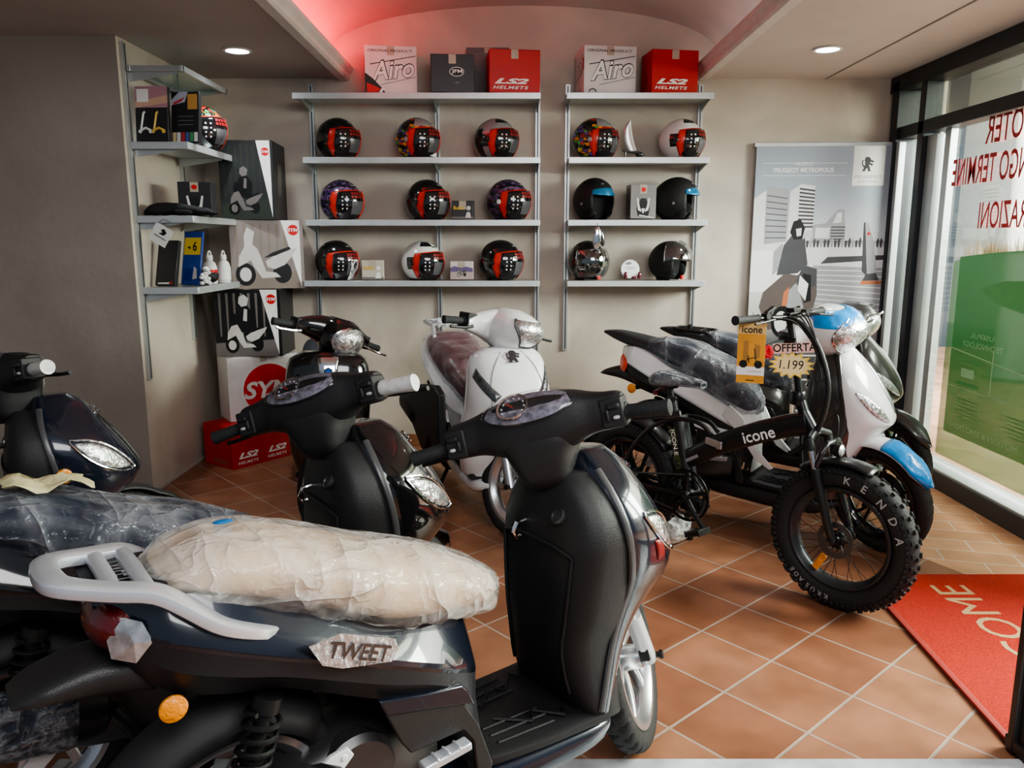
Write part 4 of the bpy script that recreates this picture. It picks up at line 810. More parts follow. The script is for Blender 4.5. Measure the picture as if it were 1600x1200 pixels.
    hang('offer_sign','star-shaped yellow offer sign with black price in front of the stem','sign',(-.255,-.055,1.055),off)
ebike()
random.seed(5)
def crumple(nm,lab,cat,c,rad,m,fold=.22):
    b=MB();n=22;R=[]
    for i in range(1,14):
        a=-pi/2+pi*i/14;R.append([V((rad[0]*cos(a)*cos(2*pi*j/n),rad[1]*cos(a)*sin(2*pi*j/n),rad[2]*(sin(a)+1)))*random.uniform(1-fold,1+fold*.5) for j in range(n)])
    b.rings(R);o=obj(nm,b,m,None,Matrix.Translation(V(c)),sub=1,ang=90);return tag(o,lab,cat)
crumple('plastic_bag','crumpled clear plastic bag lying on tiles behind the bike pedals','plastic bag',(.84,3.98,.002),(.12,.10,.085),film('bag_film',(.95,.95,.93),.2,.85,18,1.),.3)
# sheet of yellow paper lying on the wrapped seat of the second scooter
b=MB();R=[]
for i in range(9):
    R.append([V((-.10+.2*i/8+.012*sin(j),-.06+.12*j/6,.010*sin(i*1.3)+.008*cos(j*1.7+i))) for j in range(7)])
b.rings(R,False,False);M=poseM(-.311,2.659,.632,.0,0)
pp=obj('paper_sheet',b,mat('pale_yellow_paper',(.66,.60,.34),.7,0,0,(60,.3)),None,M@Matrix.Translation(V((-1.14,-.02,.966)))@Matrix.Rotation(.10,4,'Y'),sol=.0015)
tag(pp,'pale yellow creased paper lying on the dark blue wrapped seat','paper')
# ================================================================ SHELVING
ROWS=[2.605,2.172,1.74,1.308]
def slot_up(b,x,y,z0,z1,d,mi=0):
    """slotted upright: channel with a dark groove"""
    nx,ny=d;w=.034
    b.box((x,y,(z0+z1)/2),(w if ny else .022,w if nx else .022,z1-z0),None,0)
    b.box((x+nx*.0115,y+ny*.0115,(z0+z1)/2),(.010 if ny else .002,.010 if nx else .002,z1-z0-.02),None,1)
UPW={'wide':'wide back-wall shelves','narrow':'narrow back-wall shelves'}
def unit(which,x0,x1,ups,zt,zb,dx,uplab,shlab):
    for u,z0,lb in zip(ups,zb,uplab):
        t=thing('shelf_upright',lb,'shelf post',(u,YB,z0));I=Matrix.Translation((-u,-YB,-z0))
        b=MB();slot_up(b,u,YB-.012,z0,zt,(0,-1));obj('slotted_channel',b,[ALU,STEEL],t,I)
    for k,z in enumerate(ROWS):
        xa,xb=x0+dx[k][0],x1+dx[k][1];t=thing('shelf',shlab[k],'shelf',((xa+xb)/2,YB,z),which+' shelves on the back wall');I=Matrix.Translation((-(xa+xb)/2,-YB,-z))
        b=MB();b.box(((xa+xb)/2,YB-.177,z-.012),(xb-xa,.296,.022));bd=obj('shelf_board',b,ALU,t,I,bev=.002)
        b=MB();b.box(((xa+xb)/2,YB-.331,z-.018),(xb-xa,.012,.042));obj('front_edge',b,ALUEDGE,t,I,bev=.002)
        for u in ups:
            b=MB();b.prism([(0,0),(.29,0),(.29,-.012),(.02,-.055),(0,-.055)],.006,Matrix(((0,0,1,u-.003),(-1,0,0,YB-.026),(0,1,0,z-.026),(0,0,0,1))),0);obj('bracket',b,ALU,t,I)
unit('wide',-1.475,.20,[-1.475,-.55,.19],2.72,[.90,.55,.62],[(-.055,.0),(-.0,.0),(-.0,-.0),(-.03,-.0)],
 ['slotted metal post at the left end of the wide shelves','slotted metal post in the middle of the wide shelves','slotted metal post at the right end of the wide shelves'],
 ['grey metal shelf under the white, black and red cartons, wide unit','grey metal shelf under the top row of three helmets, wide unit','grey metal shelf under two purple floral helmets, wide unit','lowest grey metal shelf under a white helmet between black ones, wide unit'])
unit('narrow',.40,1.395,[.41,1.385],2.72,[.76,.62],[(-.02,.01),(0,0),(0,0),(0,0)],
 ['slotted metal post at the left end of the narrow shelves','slotted metal post of the narrow shelves, nearest the window'],
 ['grey metal shelf under one white and one red carton, narrow unit','grey metal shelf under the blade ornament, narrow unit','grey metal shelf under the two blue-visor helmets, narrow unit','lowest grey metal shelf under two clear-visor helmets, narrow unit'])
for y,z0,lb in ((4.88,.73,'slotted metal post of the corner shelves, at the edge of the taupe pier'),(5.62,.90,'slotted metal post of the corner shelves, nearer the carton tower')):
    t=thing('shelf_upright',lb,'shelf post',(XL,y,z0));I=Matrix.Translation((-XL,-y,-z0));b=MB();slot_up(b,XL+.013,y,z0,2.74,(1,0));obj('slotted_channel',b,[ALU,STEEL],t,I)
CL=['empty glass corner shelf in a metal frame under the ceiling','corner shelf under brochure boxes and a multicoloured helmet','corner shelf under the black glove with a hanging white tag','lowest corner shelf under milky bottles and a blue blister pack']
for z,lb in zip(ROWS,CL):
    t=thing('corner_shelf',lb,'shelf',(XL,5.24,z),'corner shelves on the side wall');I=Matrix.Translation((-XL,-5.24,-z));zz=z
    if z>2.5:
        b=MB()
        for yy in (4.885,5.595): b.box((XL+.195,yy,zz-.012),(.33,.02,.034))
        b.box((XL+.35,5.24,zz-.012),(.02,.74,.034),None,1);b.box((XL+.04,5.24,zz-.012),(.02,.74,.034));s_=obj('metal_frame',b,[ALU,ALUEDGE],t,I,bev=.002)
        b=MB();b.box((XL+.195,5.24,zz-.012),(.29,.69,.008));obj('glass_pane',b,glass('shelf_glass',(.86,.95,.92),.12),t,I)
    else:
        b=MB();b.box((XL+.19,5.24,zz-.012),(.328,.74,.022));obj('shelf_board',b,ALU,t,I,bev=.002)
        b=MB();b.box((XL+.36,5.24,zz-.018),(.012,.74,.042));b.box((XL+.195,4.864,zz-.018),(.342,.012,.042));obj('front_edge',b,ALUEDGE,t,I,bev=.002)
    for y in (4.90,5.54):
        b=MB();b.prism([(0,0),(.29,0),(.29,-.012),(.02,-.055),(0,-.055)],.006,Matrix(((1,0,0,XL+.028),(0,0,1,y-.003),(0,1,0,zz-.026),(0,0,0,1))),0);obj('bracket',b,ALU,t,I)
# ================================================================ HELMETS
HB=mat('helmet_black',(.010,.010,.011),.14,0,1.);HM=mat('helmet_matt_black',(.012,.012,.013),.55);HW=mat('helmet_white',(.78,.78,.77),.2,0,.8);HG=mat('helmet_grey',(.28,.28,.29),.25,0,.7)
GRAF=cells('helmet_graffiti',[(.02,.02,.02),(.75,.30,.04),(.02,.02,.02),(.10,.45,.10),(.03,.03,.03),(.65,.60,.08),(.12,.08,.40),(.60,.08,.05),(.03,.03,.03)],26)
GRAF2=cells('helmet_bright_graffiti',[(.03,.40,.10),(.70,.62,.05),(.75,.22,.03),(.06,.10,.45),(.10,.55,.18),(.55,.05,.04),(.03,.30,.10)],24,.25,None,(.01,.01,.01),.09)
FLOR=cells('helmet_purple_floral',[(.012,.010,.016),(.10,.05,.16),(.015,.012,.02),(.05,.03,.09),(.012,.012,.014),(.16,.10,.20)],34,.25,None,(.02,.016,.026),.05)
LININ=mat('helmet_lining',(.008,.008,.009),.9);HRED=mat('helmet_red_film',(.62,.035,.02),.35,0,.4);VIS=mat('smoked_visor',(.012,.012,.014),.06,0,1.);VISTXT=mat('visor_red_print',(.26,.02,.02),.35);VISGR=mat('visor_grey_panel',(.10,.10,.11),.25)
BLUEV=mat('blue_mirror_visor',(.03,.28,.55),.1,.5,1.);CLRV=glass('clear_visor',(.93,.94,.95),.14)
def hs(az,el,off=0,k=(.152,.124,.150)):
    a,e=radians(az),radians(el);b=1+.06*max(0,-cos(a))*cos(e)
    rx,ry,rz=[q+off for q in k];x=rx*cos(e)*cos(a)*b;y=ry*cos(e)*sin(a);z=rz*sin(e)
    if z<0: x*=1-.10*(z/rz)**2;y*=1-.10*(z/rz)**2
    return V((x,y,z+.118))
def hpatch(b,f,nu,nv,off,mi=0,k=(.152,.124,.150)):
    return b.rings([[hs(*f(u/nu,2*v/nv-1),off,k) for v in range(nv+1)] for u in range(nu+1)],False,False,mi)
def helmet(label,cat_,p,yaw,kind,shell,top=None,sc=1.,group='helmets on the shelves',extra=None):
    t=thing('jet_helmet',label,'helmet',Matrix.Translation(V(p))@Matrix.Rotation(radians(yaw),4,'Z')@Matrix.Diagonal((sc,sc,sc,1)),group)
    b=MB();na,ne=64,30;el=lambda j:-52+142*j/ne
    vs=[hs(-180+360*i/na,el(j)) for i in range(na) for j in range(ne)]+[hs(0,90)]
    fs=[];ms=[]
    lim=lambda az:18 if kind=='lsvisor' else 26
    for i in range(na):
        az=-180+360*(i+.5)/na
        for j in range(ne):
            e=(el(j)+el(j+1))/2
            ow=66 if kind=='lsvisor' else 56
            if abs(az)<(ow if e>-30 else ow-8-(-30-e)*.2) and e<lim(az)*cos(radians(az*(.9 if ow==66 else 1.1))): continue
            i2=(i+1)%na
            fs.append([i*ne+j,i2*ne+j,i2*ne+j+1,i*ne+j+1] if j<ne-1 else [i*ne+j,i2*ne+j,na*ne])
            ms.append(1 if (top and top(az,e)) else 0)
    b.add(vs,fs,ms);m2=shell[1] if isinstance(shell,tuple) else shell;m1=shell[0] if isinstance(shell,tuple) else shell
    sh=obj('shell',b,[m1,m2],t,sol=.010,ang=60)
    b=MB();b.ell((-.012,0,.122),(.130,.108,.128),None,28,16);b.v=[v if v.x<.03 else V((.03+(v.x-.03)*.25,v.y,v.z)) for v in b.v]
    for s in (-1,1): b.ell((.035,s*.084,.062),(.05,.022,.052),None,16,10)
    obj('lining',b,LININ,t)
    b=MB();b.tube([hs(a,-52,.003) for a in range(62,300,6)],.006,8);obj('rim_trim',b,BLACK,sh)
    if kind=='lsvisor':
        b=MB();hpatch(b,lambda u,v:(v*(94-8*abs(2*u-1)),-43+73*u-(3*(1-u)+7*u)*v*v),16,40,.006);fm=hpatch(b,lambda u,v:(30+v*20,-44+70*u),10,8,.0175);obj('red_film',b,HRED,t,sol=.002,ang=70)
        b=MB();hpatch(b,lambda u,v:(v*(74-6*abs(2*u-1)),-49+75*u-4*v*v),14,32,.011);vz=obj('visor',b,VIS,t,sol=.003,ang=70)
        b=MB()
        for s in (-1,):
            for q in range(2):
                for r in range(4): b.add([hs(s*(56-11*q)+2.1*cos(w),-18+9*r+2.*sin(w),.016) for w in (0,.8,1.6,2.4,3.2,4.,4.8,5.6)],[list(range(8))],0)
        for r in range(2): 
            for c_ in range(6): hpatch(b,lambda u,v,r=r,c_=c_:(16-c_*9+v*3.6,7+r*8+6*u),1,2,.0155,1)
        hpatch(b,lambda u,v:(-8+v*24,-32+32*u),4,8,.0155,2)
        obj('visor_print',b,[WHITE,VISTXT,VISGR],vz)
        b=MB()
        for s in (-1,1): b.add([hs(s*92,-2,.014)+V((cos(q*pi/8)*.016,0,sin(q*pi/8)*.016)) for q in range(16)]+[hs(s*92,-2,.020)],[[q,(q+1)%16,16] for q in range(16)])
        obj('visor_pivot',b,shell[1] if isinstance(shell,tuple) else HB,vz)
        b=MB();bb=hs(20,44,.003);F=frame(bb,V((-sin(radians(20)),cos(radians(20)),0)),hs(20,52)-hs(20,40));hpatch(b,lambda u,v:(-8+v*14,43+3.5*u),2,8,.0025);obj('shell_mark',b,GREY if m1 is not HW else BLACK,sh)
    elif kind=='peak':
        b=MB();hpatch(b,lambda u,v:(v*58,11+21*u*(1-.3*v*v)+3*(1-u)*v*v),10,30,.002);obj('sun_visor',b,BLUEV,t,sol=.003,ang=70)
        b=MB()
        for s in (-1,1): b.lathe([(.009,0),(.009,.004),(0,.005)],hs(s*88,-8,.001),(V((0,0,1)),V((1,0,0)),V((0,s,0))),14)
        hpatch(b,lambda u,v:(-20+v*6,42+3*u),2,4,.002);obj('shell_mark',b,GREY,sh)
        b=MB();b.tube([hs(60,-44,-.01),hs(50,-47,.0),hs(30,-48,.0)],.005,6);obj('chin_strap',b,BLACK,t)
    else:
        b=MB();hpatch(b,lambda u,v:(v*80,(-36 if kind=='clear' else 6)+(70 if kind=='clear' else 56)*u-4*v*v),14,36,.020 if kind=='clear' else .024);obj('visor',b,CLRV,t,sol=.002,ang=70)
        b=MB();b.tube([hs(a,8-3*cos(radians(a*2)),.012) for a in range(-86,87,6)],.006,8);obj('visor_hinge_bar',b,HB,sh)
        b=MB();b.box((.085,.03,.012),(.02,.03,.03));obj('chin_buckle',b,HRED,t,bev=.003)
        b=MB();hpatch(b,lambda u,v:(-12+v*9,46+5*u),2,6,.002);obj('shell_mark',b,DKGREY,sh)
    return t
YS=5.875
vent=lambda az,e:(e>48 and e<70 and 18<abs(az)<75) or (abs(abs(az)-98)<16 and abs(e+2)<17)
cap_white=lambda az,e:e>34 and abs(az)<75
hy=-24
R2,R3,R4=[z+.011 for z in ROWS[1:]]
helmet('black open-face helmet with red film, top helmet row, far left above the floral one','h',(-1.258,YS,R2),hy+6,'lsvisor',HB,sc=1.05)
HGRAF=helmet('graffiti open-face helmet with red visor film, middle of the wide unit\'s top helmet row','h',(-.685,YS,R2),hy,'lsvisor',(GRAF,HG),cap_white,1.05)
helmet('grey and black open-face helmet below the red box, top helmet row','h',(-.118,YS,R2),hy+4,'lsvisor',(HG,HB),lambda az,e:(abs(az)>110 and e<30) or vent(az,e),1.03)
helmet('purple floral black helmet at the left end of the middle shelf, above a black one','h',(-1.247,YS,R3),hy,'lsvisor',FLOR,None,1.05)
helmet('plain black open-face helmet with red film beside the dark small box, middle shelf','h',(-.622,YS,R3),hy,'lsvisor',HB,None,1.06)
helmet('purple floral helmet with a white chin area at the right end of the middle shelf','h',(-.03,YS,R3),hy,'lsvisor',(FLOR,HW),lambda az,e:30<abs(az)<66 and e<-28,1.06)
HCORD=helmet('black open-face helmet with tangled white tag cord, left end of the bottom shelf','h',(-1.30,YS,R4),hy+3,'lsvisor',HB,None,1.05)
helmet('white open-face helmet with black vents between the two picture boxes, bottom shelf','h',(-.665,YS,R4),hy,'lsvisor',(HW,HB),vent,1.03)
helmet('black open-face helmet right of the sepia picture card, bottom shelf','h',(-.087,YS,R4),hy+4,'lsvisor',HB,None,1.06)
helmet('graffiti helmet with red visor film, left of the blade ornament','h',(.597,YS,R2),hy+6,'lsvisor',(GRAF,HG),cap_white,1.04)
helmet('white open-face helmet with black visor and vents at the right end, near the window','h',(1.222,YS,R2),hy,'lsvisor',(HW,HB),vent,1.02)
helmet('matt black helmet with raised blue visor, left of the grey box','h',(.60,YS,R3),-50,'peak',HM,None,1.10)
helmet('matt black helmet with raised blue visor, right of the grey box','h',(1.205,YS,R3),hy,'peak',HM,None,1.12)
helmet('glossy black helmet with clear visor closed, below the hanging mirror','h',(.557,YS,R4),-52,'clear',HB,None,1.04)
helmet('dull black helmet with clear visor raised, right of the round disc','h',(1.168,YS,R4),-40,'up',HM,None,1.03)
helmet('bright multicoloured helmet half behind the brochures on the corner shelf','h',(-2.05,5.36,ROWS[1]+.011),-4,'lsvisor',GRAF2,None,1.06)
# cord on the black helmet
b=MB();b.tube(cr([tuple(hs(-10+14*sin(q*2.1),-20+26*cos(q*1.37),.022)) for q in range(22)],4),.0035,6);obj('tag_cord',b,WHITEP,HCORD)
b=MB();b.prism([(-.035,0),(.03,-.012),(.045,.02),(-.02,.03)],.001,frame(hs(-5,-50,.03)+V((.01,0,.034)),V((.4,.9,0)),V((0,0,1))));b.tube([hs(-5,-50,.004),hs(-5,-50,.03)+V((.01,0,.05))],.0012,5);obj('price_ticket',b,WHITEP,HGRAF)
# ================================================================ CARTONS
def carton(label,c,w,d,h,yaw,m,front=None,side=None,name='carton',cat='box',seam=True,lm=None,pitch=0):
    """c = centre of the base; front faces -y, side faces -x or +x in its own frame"""
    t=thing(name,label,cat,Matrix.Translation(V(c))@Matrix.Rotation(radians(yaw),4,'Z')@Matrix.Rotation(radians(pitch),4,'X'))
    bd=MB();bd.box((0,0,h/2),(w,d,h));o=obj('carton_body',bd,m,t,bev=.003)
    if seam:
        b=MB()
        for s in (-1,1): b.box((s*w/4.02,0,h+.001),(w/2.02,d*.99,.0022))
        b.box((0,0,h+.0026),(.05,d*.98,.0008),None,1);b.box((0,-d/2-.0006,h-.03),(.05,.0008,.06),None,1);obj('top_flap',b,[m,mat('parcel_tape',(.45,.40,.32),.3)],t)
    F=Matrix(((1,0,0,-w/2),(0,0,-1,-d/2-.0012),(0,1,0,0),(0,0,0,1)));Lf=Matrix(((0,0,-1,-w/2-.0012),(-1,0,0,d/2),(0,1,0,0),(0,0,0,1)));Rt=Matrix(((0,0,1,w/2+.0012),(1,0,0,-d/2),(0,1,0,0),(0,0,0,1)))
    if front: b=MB();ms=front(b,F,w,h);obj('printed_front',b,ms,o,fixn=False)
    if side: b=MB();q,s=side;ms=q(b,Lf if s<0 else Rt,d,h);obj('printed_side',b,ms,o,fixn=False)
    return t
T=lambda F,x,y,r=0:F@Matrix.Translation(V((x,y,0)))@Matrix.Rotation(r,4,'Z')
def airoh(b,F,w,h):
    b.text('ORIGINAL PRODUCT',T(F,w*.06,h*.875),w*.86,h*.055,0,0,.01,.3)
    b.flat([(w*.10,h*.60),(w*.98,h*.80),(w*.98,h*.815),(w*.10,h*.62)],F,0,0);b.flat([(w*.30,h*.18),(w*.98,h*.36),(w*.98,h*.37),(w*.30,h*.19)],F,0,0)
    M=T(F,w*.12,h*.24,.12);b.text('Airo',M,w*.86,h*.44,0,.0,.045,.3);b.text('Airo',T(F,w*.132,h*.256,.12),w*.838,h*.40,1,.0005,.018,.3)
    for k in range(5): a=pi*(k+.5)/5;b.add([T(F,w*.17+.024*cos(a),h*.03+.02*sin(a))@V((x,y,0)) for x,y in circ((0,0),.006,10)],[list(range(10))],0)
    return [BLACK,WHITE]
def airohL(b,F,w,h):
    airoh(b,F,w,h);b.flat([(0,0),(w*.40,0),(w*.30,h*.14),(w*.16,h*.30),(w*.02,h*.42),(0,h*.42)],F,.0008,0);b.flat([(w*.03,h*.02),(w*.24,h*.03),(w*.30,h*.10),(w*.03,h*.22)],F,.0012,2);b.flat([(w*.26,h*.02),(w*.32,h*.02),(w*.36,h*.11),(w*.32,h*.12)],F,.0012,1);return [BLACK,WHITE,RED]
def airoh_side(b,F,w,h):
    M=T(F,w*.25,h*.40,.17);b.text('roh',M,w*.72,h*.36,0,0,.045,.3);b.text('roh',T(F,w*.262,h*.413,.17),w*.70,h*.325,1,.0005,.018,.3)
    b.flat([(w*.1,h*.30),(w*.98,h*.52),(w*.98,h*.54),(w*.1,h*.32)],F,0,0);b.flat([(w*.55,h*.03),(w*.60,h*.03),(w*.60,h*.14),(w*.55,h*.14)],F,0,0);b.flat([(w*.88,h*.5),(w,h*.5),(w,h*.76),(w*.88,h*.76)],F,.0008,2);return [BLACK,WHITE,RED]
def ls2(b,F,w,h):
    M=T(F,w*.10,h*.20);b.text('LS2',M,w*.68,h*.13,0,0,.045,.35);b.text('HELMETS',T(F,w*.07,h*.08),w*.70,h*.075,0,0,.02,.25,1.15);return [WHITE]
def ls2_side(b,F,w,h): b.flat([(w*.3,h*.08),(w*.85,h*.08),(w*.85,h*.2),(w*.3,h*.2)],F,0,0);return [mat('ls_label',(.35,.06,.05),.6)]
def ls2x2(b,F,w,h):
    for x in (.10,.60): b.text('LS2',T(F,w*x,h*.22),w*.33,h*.15,0,0,.045,.35);b.text('HELMETS',T(F,w*x-.008,h*.09),w*.34,h*.07,0,0,.02,.25,1.15)
    return [WHITE]
def jfm(b,F,w,h):
    P=circ((w*.60,h*.55),w*.17,32,h*.125);b.flat(P,F,0,0);b.flat(circ((w*.60,h*.55),w*.155,32,h*.108),F,.0004,1);b.text('JFM',T(F,w*.48,h*.49),w*.25,h*.12,0,.0008,.02);b.flat([(w*.56,h*.25),(w*.66,h*.25),(w*.66,h*.27),(w*.56,h*.27)],F,.0002,2);return [WHITE,BLACK,GREY]
REDBOX=mat('red_carton',(.50,.010,.010),.45);BLKBOX=mat('black_carton',(.022,.022,.025),.4);WHTBOX=mat('white_carton',(.72,.70,.70),.5);GRYBOX=mat('grey_carton',(.16,.155,.16),.6)
T0=ROWS[0]+.005;yb=5.90
carton('white carton with black lettering and red flash, leftmost on the wide unit\'s top','',.1,.1,.1,0,WHTBOX) if 0 else None
carton('white carton with a red and black flash, leftmost box on the wide unit',(-.865,yb,T0),.36,.26,.315,9,WHTBOX,airohL,(airoh_side,-1))
carton('black carton with white oval logo between white and red cartons',(-.425,yb-.06,T0),.30,.23,.25,6,BLKBOX,jfm,(lambda b,F,w,h:(b.flat(circ((w*.5,h*.5),w*.22,24,h*.15),F,0,0),[GREY])[1],-1))
carton('red carton with white lettering in front of the grey box, wide unit\'s right end',(.005,yb-.05,T0),.355,.24,.283,7,REDBOX,ls2,(ls2_side,-1))
carton('plain dark grey carton peeking out behind the red carton',(-.175,YB-.03,T0),.31,.05,.355,0,GRYBOX,lambda b,F,w,h:(b.flat([(w*.1,h*.55),(w*.9,h*.55),(w*.9,h*.9),(w*.1,h*.9)],F,0,0),[mat('grey_label',(.19,.185,.19),.6)])[1])
carton('white carton with outlined black lettering, left of the red one on the narrow unit',(.665,yb,T0),.375,.26,.315,9,WHTBOX,airoh,(airoh_side,-1))
carton('red carton with white lettering on the narrow unit, nearest the window',(1.115,yb-.04,T0),.335,.24,.283,9,REDBOX,ls2,(ls2_side,-1))
carton('long low red carton on the floor under the cartons in the corner',(-1.956,5.64,0),.50,.34,.30,54,REDBOX,ls2x2,(ls2_side,-1))
# ---- stack of display cartons with printed scooters in the corner
PD=mat('print_dark',(.030,.032,.034),.35);PDG=mat('print_dark_green',(.035,.045,.035),.4);PM=mat('print_mid_grey',(.17,.155,.15),.4);PL=mat('print_light',(.62,.60,.58),.4);PT=mat('print_taupe',(.26,.225,.21),.4);PK2=mat('print_black',(.010,.010,.011),.35);PB=mat('print_brown',(.235,.195,.165),.4)
def bikepic(b,F,x,y,s,mi_body,mi_dark,mi_wheel,z=.0008,rider=False,flip=1):
    q=lambda P:[(x+flip*px*s,y+py*s) for px,py in P]
    b.flat(circ((x-.30*flip*s,y+.17*s),.17*s,24,.20*s),F,z,mi_dark);b.flat(circ((x-.30*flip*s,y+.17*s),.10*s,20,.125*s),F,z+.0002,mi_wheel);b.flat(circ((x+.33*flip*s,y+.20*s),.16*s,24,.19*s),F,z,mi_dark)
    b.flat(q([(-.42,.30),(-.20,.42),(-.15,.30),(-.02,.10),(.30,.12),(.22,.20),(.05,.22),(-.02,.45),(-.08,.62),(-.16,.70),(-.30,.66),(-.40,.48)]),F,z+.0004,mi_body)
    b.flat(q([(.05,.40),(.20,.50),(.42,.58),(.60,.64),(.52,.50),(.38,.34),(.20,.26),(.08,.30)]),F,z+.0004,mi_body)
    b.flat(q([(.02,.46),(.18,.56),(.46,.66),(.50,.62),(.22,.50)]),F,z+.0006,mi_dark)
    b.flat(q([(-.30,.66),(-.16,.70),(-.12,.92),(-.24,1.0),(-.30,.85)]),F,z+.0005,mi_body if not rider else mi_dark)
    b.flat(q([(-.40,.50),(-.30,.58),(-.28,.50),(-.36,.42)]),F,z+.0006,mi_wheel)
    if rider:
        b.flat(q([(-.05,.50),(.25,.55),(.28,.95),(.12,1.18),(-.10,1.12),(-.22,.85)]),F,z+.0007,mi_dark);b.flat(q([(-.02,1.15),(.12,1.18),(.16,1.36),(.05,1.46),(-.08,1.40),(-.10,1.24)]),F,z+.0008,mi_wheel)
        b.flat(q([(-.0,.8),(.1,.78),(.12,1.08),(.04,1.1)]),F,z+.0009,mi_body)
def sym_logo(b,F,x,y,r,mr,mw):
    b.flat(circ((x,y),r*1.10,36,r*1.12),F,.0012,mw);b.flat(circ((x,y),r,36),F,.0014,mr);b.text('SYM',T(F,x-r*.98,y-r*.34),r*1.9,r*.68,mw,.002,.03,.25)
def symfront(bg,bgm,body,rider=False,floor=None,lm=2):
    def f(b,F,w,h):
        b.flat([(0,0),(w,0),(w,h),(0,h)],F,0,0)
        b.flat([(0,0),(w*.94,0),(w*.94,h*.26),(0,h*.20)],F,.0003,1)
        for k in range(7): b.flat([(w*(.08+.11*k),h*.3),(w*(.10+.11*k),h*.3),(w*(.11+.11*k),h*.95),(w*(.07+.11*k),h*.95)],F,.0002,1)
        b.flat([(w*.70,h),(w*.955,h),(w*.955,h*.02)],F,.0010,2);bikepic(b,F,w*.43,h*.07,w*.80 if not rider else w*.60,3,4,5 if not rider else 3,.0012,rider)
        sym_logo(b,F,w*.865,h*.86,w*.075,6,2);return [bg,bgm,WHITE,body,PK2,PL,RED]
    return f
def sideprint(b,F,w,h):
    for k in range(3): b.flat([(w*(.3+.1*k),h*.35),(w*(.36+.1*k),h*.30),(w*(.42+.1*k),h*.7),(w*(.35+.1*k),h*.75)],F,0,0)
    return [PM]
yc=5.78
carton('dark display carton with scooter and rider print, topmost of the corner tower',(-1.865,5.835,1.7435),.37,.40,.535,4,BLKBOX,symfront(PD,PDG,PM,True),(sideprint,1),name='display_carton')
carton('taupe display carton with white scooter print, second from the top of the corner tower',(-1.79,5.828,1.2565),.50,.30,.482,16,mat('taupe_carton',(.20,.17,.155),.45),symfront(PT,PB,PL),name='display_carton')
carton('dark display carton with white scooter print, above the white carton of the corner tower',(-1.90,5.80,.7735),.47,.38,.478,2,BLKBOX,symfront(PK2,PM,PL,True),name='display_carton')
def symwhite(b,F,w,h):
    sym_logo(b,F,w*.56,h*.47,w*.36,0,1);return [RED,WHITEP]
carton('white display carton with a large round red logo, on the red floor carton',(-1.893,5.781,.305),.52,.28,.463,34,WHTBOX,symwhite,name='display_carton')
# ---- small boxes on the shelves
def bullet(light):
    def f(b,F,w,h):
        b.text('Bullet',T(F,w*.08,h*.52),w*.50,h*.20,0,.0004,.02);b.flat(circ((w*.78,h*.6),w*.10,20),F,.0003,1);b.flat([(w*.62,h*.06),(w*.9,h*.06),(w*.84,h*.38),(w*.7,h*.38)],F,.0003,1);b.flat([(0,0),(w,0),(w,h*.12),(0,h*.12)],F,.0002,2);return [mat('lamp_box_yellow',(.75,.50,.05),.5),PL if not light else WHITEP,PM]
    return f
def small(label,c,w,d,h,yaw,m,f,s=None): return carton(label,c,w,d,h,yaw,m,f,s,name='small_box',seam=True)
small('small dark accessory box with yellow lettering, right of the plain black helmet',(-.352,5.80,R3),.155,.07,.125,-5,mat('charcoal_box',(.045,.045,.05),.4),bullet(False))
small('small beige accessory box with yellow lettering, left of the white helmet',(-1.015,5.79,R4),.155,.07,.135,2,mat('beige_box',(.52,.48,.40),.5),bullet(True))
def card(b,F,w,h):
    b.flat([(0,0),(w,0),(w,h*.42),(0,h*.42)],F,.0002,0);b.flat([(0,h*.42),(w,h*.42),(w,h*.62),(w*.7,h*.72),(w*.45,h*.64),(w*.2,h*.74),(0,h*.66)],F,.0002,1);bikepic(b,F,w*.5,h*.16,w*.42,2,3,4,.0006,False);return [mat('sepia_ground',(.45,.36,.34),.5),mat('violet_hills',(.15,.11,.24),.5),PM,PK2,PL]
small('small sepia card box printed with a motorbike, between white and black helmets',(-.366,5.79,R4),.165,.05,.128,-3,mat('pale_sky_box',(.62,.56,.56),.5),card)
def symman(b,F,w,h):
    b.flat([(w*.3,h*.08),(w*.7,h*.08),(w*.76,h*.3),(w*.6,h*.6),(w*.4,h*.6),(w*.24,h*.3)],F,.0002,0)
    for s in (-1,1): b.flat([(w*(.5+s*.06),h*.2),(w*(.5+s*.2),h*.25),(w*(.5+s*.26),h*.6),(w*(.5+s*.2),h*.62),(w*(.5+s*.14),h*.36)],F,.0004,1)
    b.flat(circ((w*.5,h*.86),w*.09,18,h*.07),F,.0004,2);b.flat([(w*.42,h*.30),(w*.58,h*.30),(w*.5,h*.14)],F,.0005,1);b.flat([(w*.35,h*.09),(w*.9,h*.02),(w*.9,h*.045),(w*.35,h*.12)],F,.0006,1);return [PK2,WHITEP,RED]
small('grey square box with a red dot logo between the blue-visor helmets',(.93,5.80,R3),.185,.15,.235,4,mat('silver_box',(.24,.235,.235),.35),symman,(lambda b,F,w,h:(b.flat([(w*.1,h*.1),(w*.9,h*.1),(w*.9,h*.9),(w*.1,h*.9)],F,0,0),[PD])[1],-1))
small('black square box with pale armour print behind the glove on the corner shelf',(-2.02,5.17,ROWS[2]+.002),.20,.17,.215,10,BLKBOX,symman,(lambda b,F,w,h:(b.flat([(w*.2,h*.12),(w*.7,h*.12),(w*.7,h*.2),(w*.2,h*.2)],F,0,0),[GREY])[1],-1))
